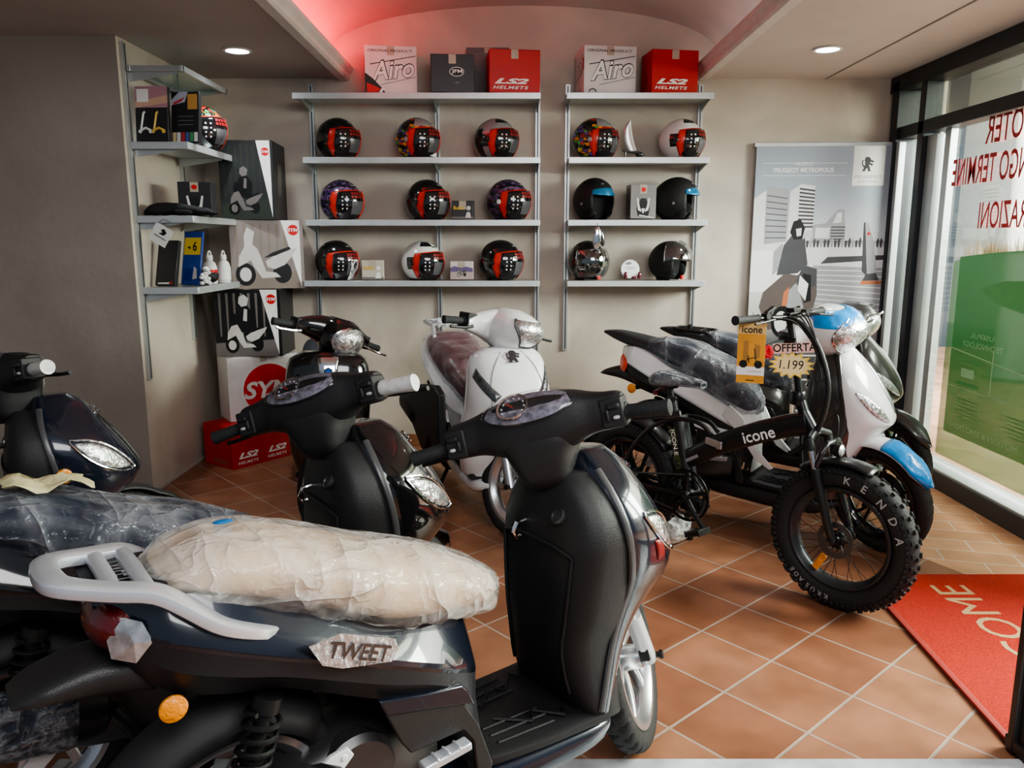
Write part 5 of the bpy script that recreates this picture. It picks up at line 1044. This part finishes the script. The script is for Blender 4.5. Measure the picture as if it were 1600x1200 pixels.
# ---- brochures on the corner shelf
def broA(b,F,w,h):
    b.flat([(0,h*.62),(w,h*.62),(w,h),(0,h)],F,.0002,0);b.flat([(0,h*.62),(w,h*.70),(w,h*.84),(0,h*.72)],F,.0003,1);b.flat([(w*.06,h*.72),(w*.42,h*.72),(w*.42,h*.95),(w*.06,h*.95)],F,.0004,2)
    for k,(x,mi) in enumerate(((.20,2),(.60,3))):
        b.tube([F@V((w*(x-.05),h*.22,.001)),F@V((w*(x+.12),h*.26,.001)),F@V((w*(x+.25),h*.22,.001))],.008,6,mi);b.tube([F@V((w*(x-.03),h*.24,.001)),F@V((w*(x+.05),h*.52,.001)),F@V((w*(x+.10),h*.55,.001))],.006,6,mi)
        for q in (-.06,.26): b.add([F@V((w*(x+q)+a,h*.2+c,.0015)) for a,c in circ((0,0),.012,14)],[list(range(14))],mi)
    return [mat('bro_pink',(.40,.22,.26),.4),mat('bro_peach',(.55,.36,.26),.4),WHITEP,mat('bro_yellow',(.70,.48,.12),.4)]
def broB(b,F,w,h):
    b.flat([(0,h*.74),(w*.5,h*.80),(w*.62,h),(w*.3,h),(0,h*.84)],F,.0002,0);b.flat([(w*.60,h*.66),(w*.95,h*.66),(w*.95,h*.95),(w*.60,h*.95)],F,.0003,1);b.flat([(w*.06,h*.74),(w*.4,h*.82),(w*.5,h*.9),(w*.1,h*.8)],F,.0003,2)
    for k in range(3): b.flat([(w*.25,h*(.52-.08*k)),(w*.8,h*(.52-.08*k)),(w*.8,h*(.53-.08*k)),(w*.25,h*(.53-.08*k))],F,.0003,3)
    for k,mi in enumerate((4,5,2,6,7,5)): b.flat([(w*(.05+.155*k),h*.04),(w*(.18+.155*k),h*.04),(w*(.18+.155*k),h*.22),(w*(.05+.155*k),h*.22)],F,.0003,mi)
    return [mat('bro_blue_white',(.45,.48,.58),.4),mat('bro_orange',(.60,.33,.10),.4),mat('bro_red',(.50,.06,.07),.4),GREY,mat('bro_cream',(.70,.58,.32),.4),WHITEP,mat('bro_dark_blue',(.08,.12,.35),.4),mat('bro_green',(.08,.30,.14),.4)]
carton('dark brochure box with yellow and white e-scooter print, nearest the taupe pier',(-2.165,4.925,ROWS[1]+.002),.20,.035,.33,-3,BLKBOX,broA,None,'brochure_box',seam=False,pitch=-5)
carton('dark brochure box with orange square and colour swatches, in front of the multicoloured helmet',(-1.99,4.985,ROWS[1]+.002),.18,.035,.31,-8,BLKBOX,broB,None,'brochure_box',seam=False,pitch=-6)
# glove + tag, tablet box, blister pack, bottles
b=MB();random.seed(8)
R=[]
for i,(x,w,h) in enumerate(cr([(-.20,.03,.02),(-.16,.055,.045),(-.08,.06,.055),(.02,.062,.05),(.10,.055,.04),(.18,.045,.03),(.215,.015,.015)],4)):
    R.append([V((x,w*sg(cos(2*pi*j/18),.9)*random.uniform(.94,1.06),h+h*sg(sin(2*pi*j/18),.9)*random.uniform(.92,1.08))) for j in range(18)])
b.rings(R)
Mg=Matrix.Translation((-2.07,4.985,ROWS[2]+.008))@Matrix.Rotation(.12,4,'Z')@Matrix.Diagonal((1,.95,.72,1))
gl=obj('motorcycle_glove',b,mat('black_textile',(.010,.010,.012),.85,0,0,(70,.4)),None,Mg,ang=80);tag(gl,'black textile glove lying along the corner shelf edge','glove')
b=MB()
for k in range(4): b.tube([(.12,-.05+.03*k,.035),(.19,-.055+.034*k,.03),(.235-.01*abs(k-1.5),-.057+.036*k,.018)],[.017,.015,.010],10)
b.tube([(.0,-.06,.03),(.07,-.085,.028),(.10,-.09,.02)],[.018,.016,.010],10);obj('fingers',b,MATS['black_textile'],gl,Mg)
t=thing('hang_tag','white square tag with black emblem hanging off the corner shelf','tag',Matrix.Translation((-2.215,4.852,1.61))@Matrix.Rotation(radians(90),4,'X')@Matrix.Rotation(radians(-32),4,'Z'))
b=MB();b.prism([(0,0),(.115,0),(.115,.115),(.0,.115)],.0015,Matrix(),0);b.flat([(.04,.06),(.075,.06),(.085,.085),(.06,.10),(.045,.085),(.06,.075)],Matrix(),.002,1);b.flat([(.02,.04),(.10,.04),(.10,.045),(.02,.045)],Matrix(),.002,1);obj('printed_card',b,[WHITEP,BLACK],t)
b=MB();b.tube([(.01,.11,.001),(.03,.15,.01),(.08,.16,.02)],.0015,6);obj('string',b,BLACK,t)
def tabbox(b,F,w,h): b.flat([(w*.15,h*.03),(w*.7,h*.03),(w*.75,h*.07),(w*.15,h*.06)],F,.0003,0);b.flat([(w*.72,h*.04),(w*.86,h*.04),(w*.86,h*.08),(w*.72,h*.08)],F,.0004,1);return [WHITEP,RED]
carton('plain black flat box leaning on the corner shelf beside the blister pack',(-2.19,5.0,ROWS[3]+.004),.145,.03,.29,-14,BLKBOX,tabbox,None,'flat_box',seam=False,pitch=-14)
def blis(b,F,w,h):
    b.flat([(w*.06,h*.56),(w*.94,h*.56),(w*.94,h*.88),(w*.06,h*.88)],F,.0003,0);b.text('6',T(F,w*.52,h*.63),w*.22,h*.18,1,.0006,.02);b.flat([(w*.2,h*.70),(w*.4,h*.66),(w*.4,h*.72)],F,.0006,1)
    b.flat([(w*.15,h*.08),(w*.55,h*.06),(w*.5,h*.3),(w*.2,h*.32)],F,.0004,2);b.flat([(w*.6,h*.1),(w*.85,h*.12),(w*.8,h*.3),(w*.65,h*.34)],F,.0004,3);return [mat('blister_yellow',(.70,.50,.04),.4),BLACK,mat('blister_deep_blue',(.02,.05,.28),.2,0,1.),PL]
carton('blue and yellow blister pack leaning behind the flat black box',(-2.075,5.10,ROWS[3]+.004),.13,.02,.35,-10,mat('blister_blue',(.03,.07,.30),.35),blis,None,'blister_pack',seam=False,pitch=-14)
def bottle(label,p,h,m,cap,k):
    t=thing('small_bottle',label,'bottle',p,'bottles on the corner shelf');b=MB();b.lathe([(.0,0),(.040,.0),(.045,.01),(.045,h*.55),(.036,h*.72),(.020,h*.80),(.018,h*.86)],(0,0,0),'z',24);o=obj('bottle_body',b,m,t)
    b=MB();b.lathe([(.046,h*.12),(.0465,h*.5)],(0,0,0),'z',24);obj('paper_label',b,cap,o,fixn=True)
    b=MB();b.lathe([(.0,h),(.018,h),(.021,h*.97),(.022,h*.84),(.0,h*.83)],(0,0,0),'z',20);b.tube([(0,.03*cos(q*pi/8),h*.93+.04*sin(q*pi/8)) for q in range(9)],.006,8);obj('handle_cap',b,WHITEP,o)
MILK=mat('milky_plastic',(.66,.66,.65),.35)
z4=ROWS[3]+.002
bottle('milky bottle with looped handle and red label, nearer the blister pack',(-2.02,5.30,z4),.19,MILK,RED,0)
bottle('milky bottle with looped handle and pale label, farther along the corner shelf',(-1.99,5.47,z4),.19,MILK,WHITEP,1)
b=MB();b.ell((0,0,.045),(.075,.05,.045),None,20,10);b.tube([(.07*cos(q*pi/12),.05*sin(q*pi/12),.05+.012*sin(q)) for q in range(24)],.02,8,loop=True)
o=obj('cable_bundle',b,mat('black_rubber_coil',(.012,.012,.013),.6,0,0,(60,.6)),None,Matrix.Translation((-2.015,5.19,z4)));tag(o,'black rubber coil in front of the milky bottles','cable coil')
b=MB();random.seed(2)
for q in range(26): b.ell((random.uniform(-.02,.02),random.uniform(-.02,.02),.014+.10*q/26),(.016,.016,.013),None,8,6)
o=obj('bead_packet',b,mat('white_beads',(.72,.72,.72),.3),None,Matrix.Translation((-1.965,5.07,z4)));tag(o,'packet of white beads at the shelf edge, left of the black coil','packet')
# blade ornament, hanging mirror, disc
t=thing('blade_ornament','slender pale curved blade standing between the graffiti and white helmets','ornament',(.865,5.84,R2));b=MB();R=[]
for x,z,w in cr([(.0,.045,.034),(-.022,.10,.036),(-.034,.16,.033),(-.034,.215,.024),(-.02,.262,.003)],5): R.append([V((x+w*cos(2*pi*j/14),.010*sin(2*pi*j/14),z)) for j in range(14)])
b.rings(R);obj('blade',b,mat('pearl_metal',(.60,.57,.55),.25,.6),t)
b=MB();b.tube([(-.075,0,.052),(-.03,0,.045),(.02,0,.040),(.075,0,.028)],[.008,.011,.012,.008],10);b.tube([(-.05,0,.05),(-.052,0,.004)],.007,8);b.tube([(.03,0,.03),(.045,0,.005)],.012,8);b.ell((.055,-.005,.022),(.03,.02,.016),None,12,8);obj('hilt',b,STEEL,t)
t=thing('hanging_mirror','oval chrome scooter mirror hanging from the shelf over the glossy black helmet','mirror',(.607,5.70,1.70))
b=MB();b.ell((0,0,-.085),(.030,.012,.082),Matrix.Rotation(.06,3,'Y'),24,12);o=obj('mirror_glass',b,CHROME,t)
b=MB();b.ell((.035,.02,-.075),(.022,.02,.072),Matrix.Rotation(-.18,3,'Y'),20,12);obj('mirror_back',b,mat('dark_chrome',(.20,.20,.20),.15,.9),t);b=MB();b.tube([(0,.0,-.003),(.002,0,.015),(.0,.01,.02)],.002,6);obj('string',b,BLACK,o)
t=thing('display_disc','round pale disc with dark red stand between the two clear-visor helmets','disc',(.865,5.80,R4));b=MB();b.lathe([(0,0),(.066,0),(.068,.003),(.066,.006),(0,.006)],(0,0,.072),(V((1,0,0)),V((0,.15,1)),V((0,-1,.15))),36);b.add([V((x,-.0075,z)) for x,z in circ((-.01,.115),.02,18,.010)],[list(range(18))],1);b.box((0,-.0075,.085),(.08,.0006,.004),None,2);b.box((0,-.007,.072),(.07,.0006,.004),None,2);obj('disc_face',b,[mat('pale_disc',(.62,.66,.66),.2,0,.6),GREY,GREY],t)
b=MB();
for x in (-.035,.065): b.ell((x,-.03,.028),(.014,.012,.028),None,14,8)
b.ell((.03,-.03,.012),(.024,.014,.012),None,14,8);obj('disc_stand',b,mat('dark_red_gloss',(.14,.02,.03),.15,0,1),t)
# ================================================================ BANNER
t=thing('rollup_banner','tall grey-blue roll-up banner with city, rider and sailing boat print','banner',Matrix.Translation((2.32,5.97,0))@Matrix.Rotation(radians(-3),4,'Z'))
w,h=1.03,2.28
b=MB();b.box((0,.02,h+.012),(w+.03,.025,.035));obj('top_rail',b,SILVER,t,bev=.004)
b=MB();b.box((0,.02,.045),(w+.06,.09,.08));b.box((-.3,.0,.012),(.06,.16,.02));b.box((.3,.0,.012),(.06,.16,.02));obj('base_cassette',b,SILVER,t,bev=.01)
F=Matrix(((1,0,0,-w/2),(0,0,-1,0),(0,1,0,.06),(0,0,0,1)));hh=h-.06;b=MB()
def gradmat():
    m=bpy.data.materials.new('banner_sky');m.use_nodes=True;N=m.node_tree.nodes;L=m.node_tree.links;bs=N['Principled BSDF'];bs.inputs['Roughness'].default_value=.45
    tc=N.new('ShaderNodeTexCoord');s=N.new('ShaderNodeSeparateXYZ');L.new(tc.outputs['Object'],s.inputs[0]);r=N.new('ShaderNodeValToRGB');e=r.color_ramp.elements;e[0].position=.05;e[0].color=(.05,.05,.055,1);e[1].position=.97;e[1].color=(.34,.39,.47,1)
    for p,c in ((.40,(.13,.13,.135,1)),(.48,(.50,.49,.48,1)),(.64,(.72,.71,.69,1)),(.78,(.52,.56,.60,1)),(.88,(.36,.41,.47,1))): q=e.new(p);q.color=c
    mr=N.new('ShaderNodeMapRange');mr.inputs['From Max'].default_value=2.3;L.new(s.outputs['Z'],mr.inputs['Value'])
    n=N.new('ShaderNodeTexNoise');n.inputs['Scale'].default_value=3;L.new(tc.outputs['Object'],n.inputs['Vector']);a=N.new('ShaderNodeMath');a.operation='MULTIPLY_ADD';a.inputs[1].default_value=.08;L.new(n.outputs['Fac'],a.inputs[0]);L.new(mr.outputs[0],a.inputs[2]);L.new(a.outputs[0],r.inputs['Fac']);L.new(r.outputs[0],bs.inputs['Base Color']);return m
SKY=gradmat();B1=mat('ban_grey',(.34,.35,.37),.5);B2=mat('ban_dark',(.06,.06,.068),.5);B3=mat('ban_light',(.70,.70,.70),.5);B4=mat('ban_brown',(.11,.085,.08),.5);BO=mat('ban_orange',(.50,.16,.07),.5)
MS=[SKY,WHITE,B1,B2,B3,B4,BO,PK2,RED]
n=10;b.rings([[F@V((w*i/n,hh*j,0)) for i in range(n+1)] for j in (0,1)],False,False,0)
X=lambda P:[(x*w,y*hh) for x,y in P]
for y in (.945,.905): b.flat(X([(.05,y),(.64,y),(.64,y+.0015),(.05,y+.0015)]),F,.0008,1)
b.text('NUOVO',T(F,w*.28,hh*.938),w*.12,hh*.011,1,.001);b.text('PEUGEOT METROPOLIS',T(F,w*.13,hh*.916),w*.42,hh*.015,1,.001,.02)
b.flat(X([(.685,.872),(.905,.872),(.905,1),(.685,1)]),F,.0008,1);b.prism([(w*.745+x*.085,hh*.918+y*.105) for x,y in LION],.0006,F@Matrix.Translation(V((0,0,.001))),3);b.text('PEUGEOT',T(F,w*.70,hh*.896),w*.19,hh*.010,2,.0012,.01,0,1.1);b.text('SCOOTERS',T(F,w*.725,hh*.882),w*.14,hh*.007,2,.0012)
# buildings
b.flat(X([(.0,.72),(.0,.83),(.09,.86),(.09,.69)]),F,.0006,4);b.flat(X([(.085,.68),(.085,.875),(.245,.86),(.245,.69)]),F,.0007,2);b.flat(X([(.255,.69),(.255,.855),(.33,.878),(.43,.872),(.43,.73)]),F,.0007,4)
for k in range(11): b.flat(X([(.32,.735+.0125*k),(.43,.735+.0118*k),(.43,.741+.0118*k),(.32,.741+.0125*k)]),F,.0009,3)
for k in range(8): b.flat(X([(.09,.70+.02*k),(.24,.70+.0185*k),(.24,.703+.0185*k),(.09,.703+.02*k)]),F,.0009,3)
b.flat(X([(.43,.69),(.43,.745),(.52,.75),(.60,.795),(.65,.797),(.65,.765),(.66,.745),(.66,.69)]),F,.0007,2);b.flat(X([(.45,.70),(.55,.70),(.55,.735),(.45,.735)]),F,.0009,4);b.flat(X([(.57,.75),(.63,.752),(.63,.785),(.60,.785)]),F,.0009,4)
for k in range(5): b.flat(X([(.56,.695+.010*k),(.66,.695+.010*k),(.66,.699+.010*k),(.56,.699+.010*k)]),F,.0010,3)
b.flat(X([(.0,.60),(1,.60),(1,.695),(.7,.69),(.5,.70),(.2,.69),(.0,.71)]),F,.0005,4)
for k in range(26): x=.34+.65*k/26;b.flat(X([(x,.672),(x+.012,.668),(x+.02,.69),(x+.01,.70+.006*sin(k*2.3)),(x-.004,.69)]),F,.0011,3 if k%3 else 2)
b.flat(X([(.50,.615),(1,.63),(1,.645),(.55,.638)]),F,.0011,3)
b.flat(X([(.0,.52),(.4,.52),(.4,.66),(.0,.66)]),F,.0006,1);b.flat(X([(.45,.46),(1.,.44),(1.,.60),(.45,.61)]),F,.0006,2)
for k in range(8): b.flat(X([(.47,.48+.016*k),(.98,.455+.019*k),(.98,.459+.019*k),(.47,.483+.016*k)]),F,.0008,4)
# sailing boat
b.flat(X([(.80,.755),(.82,.752),(.87,.69),(.90,.61),(.90,.585),(.84,.575),(.82,.64)]),F,.0013,2);b.flat(X([(.79,.75),(.80,.755),(.84,.575),(.80,.59)]),F,.0014,3);b.flat(X([(.80,.545),(.95,.548),(.97,.558),(.80,.558)]),F,.0014,6);b.flat(X([(.81,.558),(.93,.56),(.90,.585),(.83,.58)]),F,.0015,3);b.add([F@V((w*.83+x,hh*.715+y,.0016)) for x,y in circ((0,0),.012,14)],[list(range(14))],8)
# rider on three-wheeler
q=lambda P,mi,z:b.flat([(w*(.05+.5*x),hh*(.36+.36*y)) for x,y in P],F,z,mi)
q([(.05,.30),(.20,.08),(.40,.12),(.55,.10),(.80,.16),(.88,.42),(.86,.62),(.70,.66),(.58,.60),(.40,.62),(.20,.50),(.10,.44)],5,.0014);q([(.55,.52),(.66,.70),(.86,.66),(.86,.50),(.72,.48)],3,.0016);q([(.40,.40),(.58,.54),(.70,.30),(.60,.22),(.46,.28)],2,.0016)
q([(.28,.60),(.36,.88),(.50,1.),(.66,.92),(.72,.70),(.58,.62)],3,.0018);q([(.44,1.0),(.48,1.10),(.58,1.12),(.65,1.04),(.62,.94),(.50,.93)],7,.0020);q([(.52,1.03),(.60,1.04),(.60,.97),(.54,.96)],4,.0022);q([(.22,.60),(.22,.82),(.34,.90),(.38,.7)],2,.0017)
q([(.66,.62),(.78,.60),(.80,.36),(.70,.34)],7,.0018);q([(.40,.44),(.48,.50),(.46,.32),(.38,.30)],6,.0019);q([(.62,.60),(.75,.52),(.72,.36),(.60,.46)],1,.0019)
for x,y,r in ((.40,.02,.19),(.70,-.02,.17)):
    cxx,cyy=w*(.05+.5*x),hh*(.36+.36*y+.05);b.flat(circ((cxx,cyy),w*r*.42,24,w*r*.62),F,.0021,7);b.flat(circ((cxx-.01,cyy),w*r*.25,20,w*r*.42),F,.0023,4)
# lower text panel
b.flat(X([(0,0),(1,0),(1,.30),(0,.30)]),F,.0009,3);b.flat(X([(0,.298),(1,.298),(1,.303),(0,.303)]),F,.0012,1)
for x0 in (.28,.62):
    b.text('PROTECTION',T(F,w*x0,hh*.268),w*.14,hh*.008,1,.0012)
    for k,wd in enumerate((.16,.18,.14,.2,.17,.12,.19)): b.flat(X([(x0,.235-.022*k),(x0+wd,.235-.022*k),(x0+wd,.241-.022*k),(x0,.241-.022*k)]),F,.0012,4)
obj('printed_panel',b,MS,t,fixn=False)
# ================================================================ WINDOW SIGNS
GX=W0-.002
def winM(y,z,mirror=True):
    # plane on the glass seen from inside: text reads mirrored
    return Matrix(((0,0,-1,GX),(1,0,0,y),(0,1,0,z),(0,0,0,1)))
WRED=mat('window_red_vinyl',(.45,.02,.02),.5)
def wtext(lab,s,y0,z0,ww,hh):
    b=MB();b.text(s,winM(y0,z0),ww,hh,0,0,.01,0,1.);o=obj('window_lettering',b,WRED,None,fixn=False);tag(o,lab,'lettering')
wtext('top line of mirrored red letters on the window','SCOOTER',4.29,2.165,.63,.17)
wtext('middle line of mirrored red letters on the window','LUNGO TERMINE',4.35,1.94,.90,.17)
wtext('bottom line of mirrored red letters on the window, above dry reeds','RIPARAZIONI',4.22,1.665,.69,.16)
GG=film('green_sheet',(.02,.27,.035),.95,.98,3.,.02,.3,9.);GG2=film('pale_green_sheet',(.09,.36,.08),.72,.85,3.,.02,.3,9.);GT=mat('green_pale_print',(.34,.62,.32),.5);GT2=mat('green_mid_print',(.09,.36,.10),.5)
t=thing('window_poster','translucent green poster with mirrored print covering the lower window','poster',(W0-.004,4.4,0));I=Matrix.Translation((-(W0-.004),-4.4,0))
yA,yB_=3.0,5.06
top=[(yB_-(yB_-yA)*k/24,1.475+.075*sin(pi*min(1,.08+k/24*.8))) for k in range(25)]
b=MB();M=winM(0,0);M[0][3]=W0-.003
b.flat([(yA,.36)]+[(yB_,.36)]+top,M,0,0);b.flat([(yA,.19),(yB_,.19),(yB_,.36),(yA,.36)],M,0,1);b.flat([(yB_,.19),(yB_+.07,.19),(yB_+.07,1.46),(yB_,1.475)],M,0,1)
pn=obj('green_panel',b,[GG,GG2],t,I,fixn=False)
b=MB();M=winM(0,0);M[0][3]=W0-.0045
def lt(s,y,z,ww,hh,mi=0): b.text(s,T(M,y,z),ww,hh,mi,0,.0)
lt('USEFUL',4.62,1.0,.24,.03);lt('TECHNOLOGY',4.52,.94,.42,.035);lt('MOTION & EMOTION',4.30,.405,.68,.034)
b.flat([(yA,.73),(yB_,.91),(yB_,.918),(yA,.738)],M,0,0);b.flat([(yA,.655),(yB_,.668),(yB_,.675),(yA,.662)],M,0,0)
for y in (4.60,4.10,3.6): b.flat([(y,.66),(y+.012,.66),(y+.012,.75+.087*(y-yA)+.06),(y,.75+.087*(y-yA)+.06)],M,0,0)
b.flat([(4.78,.745),(4.92,.745),(4.92,.80),(4.78,.80)],M,0,0);b.flat([(4.70,.69),(5.0,.69),(4.95,.715),(4.74,.715)],M,0,1);b.flat([(4.70,.84),(5.0,.85),(5.0,.862),(4.70,.852)],M,0,1)
for k in range(6):
    b.flat([(4.70+.02*(k%2),.60-.024*k),(4.98-.03*(k%3),.60-.024*k),(4.98-.03*(k%3),.607-.024*k),(4.70+.02*(k%2),.607-.024*k)],M,0,1);b.flat([(4.20,.59-.022*k),(4.44-.03*(k%3),.59-.022*k),(4.44-.03*(k%3),.597-.022*k),(4.20,.597-.022*k)],M,0,1)
b.flat([(4.0,1.25),(4.3,1.18),(4.6,1.22),(4.8,1.30),(4.6,1.36),(4.2,1.38)],M,0,1)
obj('pale_print',b,[GT,GT2],pn,I,fixn=False)
# dry reed fringe just outside
b=MB();random.seed(4);M=winM(0,0);M[0][3]=W0+.05
for k in range(420):
    y=3.1+random.random()*2.0;z=1.50+.03*sin((y-3)*1.5);h_=random.uniform(.04,.115);d=random.uniform(-.03,.03);b.flat([(y-.006,z),(y+.006,z),(y+d,z+h_)],M,random.uniform(-.02,.02),random.randint(0,1))
o=obj('reed_fringe',b,[mat('dry_reed',(.42,.28,.15),.8),mat('pale_reed',(.58,.44,.28),.8)],None,fixn=False);o['kind']='stuff';o['label']='fringe of dry brown reeds above the green poster';o['category']='reeds'
# ================================================================ DOOR MAT
t=thing('door_mat','bright red carpet mat with pale sunken letters at the doorway','door mat',(1.60,2.9,0));I=Matrix.Translation((-1.60,-2.9,0))
RM=mat('red_carpet',(.60,.035,.014),.95,0,0,(420,.9),(160,.35))
b=MB();b.add([(1.60,2.24,.0),(2.9,2.24,0),(2.9,3.545,0),(1.80,3.545,0),(1.665,3.33,0)]+[(1.60,2.24,.014),(2.9,2.24,.014),(2.9,3.545,.014),(1.80,3.545,.014),(1.665,3.33,.014)],[[0,1,2,3,4],[9,8,7,6,5],[0,1,6,5],[1,2,7,6],[2,3,8,7],[3,4,9,8],[4,0,5,9]]);pl=obj('carpet_pile',b,RM,t,I)
b=MB();b.tube([(1.595,2.24,.008),(1.66,3.335,.008),(1.795,3.55,.008)],.01,8,flat=(.014,.008,(0,0,1),3));obj('rubber_edge',b,mat('red_rubber_edge',(.35,.04,.03),.6),pl,I)
b=MB();F=Matrix(((0,-1,0,2.10),(1,0,0,2.24),(0,0,1,.0148),(0,0,0,1)))
b.text('WELCOME',F,1.18,.165,0,0,.0)
o=obj('mat_lettering',b,mat('mat_letter_tan',(.56,.36,.18),.9,0,0,(300,.5)),pl,I,fixn=False)
# ================================================================ DOWNLIGHTS
for nm,(x,y) in {'round recessed ceiling downlight above the corner shelves':(-1.714,5.183),'round recessed ceiling downlight near the window':(1.956,5.149)}.items():
    t=thing('ceiling_light',nm,'ceiling light',(x,y,ZC),'recessed downlights');b=MB();b.lathe([(.070,.0),(.088,-.002),(.090,-.008),(.072,-.010),(.068,-.004)],(0,0,0),'z',36,0,True);obj('trim_ring',b,WHITEP,t)
    b=MB();b.lathe([(0,-.005),(.069,-.005),(.069,-.003),(0,-.003)],(0,0,0),'z',32);obj('diffuser',b,mat('lamp_glow',(.9,.95,1),.5,emit=((.88,.95,1),14)),t)
# ================================================================ LIGHT, CAMERA
w=bpy.data.worlds.new('world');SC.world=w;w.use_nodes=True;N=w.node_tree.nodes;L=w.node_tree.links
bg=N['Background'];bg.inputs[0].default_value=(.62,.70,.82,1);bg.inputs[1].default_value=.32
def area(n,loc,rot,sx,sy,p,col):
    l=bpy.data.lights.new(n,'AREA');l.shape='RECTANGLE';l.size=sx;l.size_y=sy;l.energy=p;l.color=col
    o=bpy.data.objects.new(n,l);COL.objects.link(o);o.location=loc;o.rotation_euler=rot;return o
def aim(n,loc,to,*a):
    o=area(n,loc,(0,0,0),*a);o.rotation_euler=(V(to)-V(loc)).to_track_quat('-Z','Y').to_euler();return o
aim('window_daylight',(5.2,3.0,3.1),(1.2,4.7,.7),2.6,2.6,1050,(1,.97,.92))
aim('entrance_daylight',(1.2,-.5,3.0),(.4,3.,.6),2.6,1.4,85,(1,.98,.96))
aim('facade_fill_lamp',(5.6,7.0,4.5),(9,8,2.5),4,8,2600,(1,.98,.95))  # added lamp that whitens the facade beyond the window
o=area('cove_led',(VX0-.10,5.2,ZC+.075),(0,radians(165),0),.03,1.6,11,(1,.02,.035))
o=area('cove_led',(VX1+.10,3.9,ZC+.075),(0,radians(-165),0),.03,1.2,1.6,(1,.02,.035))
for x,y in ((-1.714,5.183),(1.956,5.149)):
    l=bpy.data.lights.new('downlight_lamp','SPOT');l.energy=45;l.spot_size=radians(120);l.spot_blend=.8;l.shadow_soft_size=.06;l.color=(.92,.97,1)
    o=bpy.data.objects.new('downlight_lamp',l);COL.objects.link(o);o.location=(x,y,ZC-.02)
cd=bpy.data.cameras.new('camera');cam=bpy.data.objects.new('camera',cd);COL.objects.link(cam)
cd.sensor_width=36;cd.lens=36*1225/1600;cd.clip_start=.02;cam.location=(0,0,H);cam.rotation_euler=(radians(90-10.2),0,0);SC.camera=cam
SC.view_settings.view_transform='AgX'
try: SC.view_settings.look='AgX - Medium High Contrast'
except Exception: pass
SC.view_settings.exposure=.25
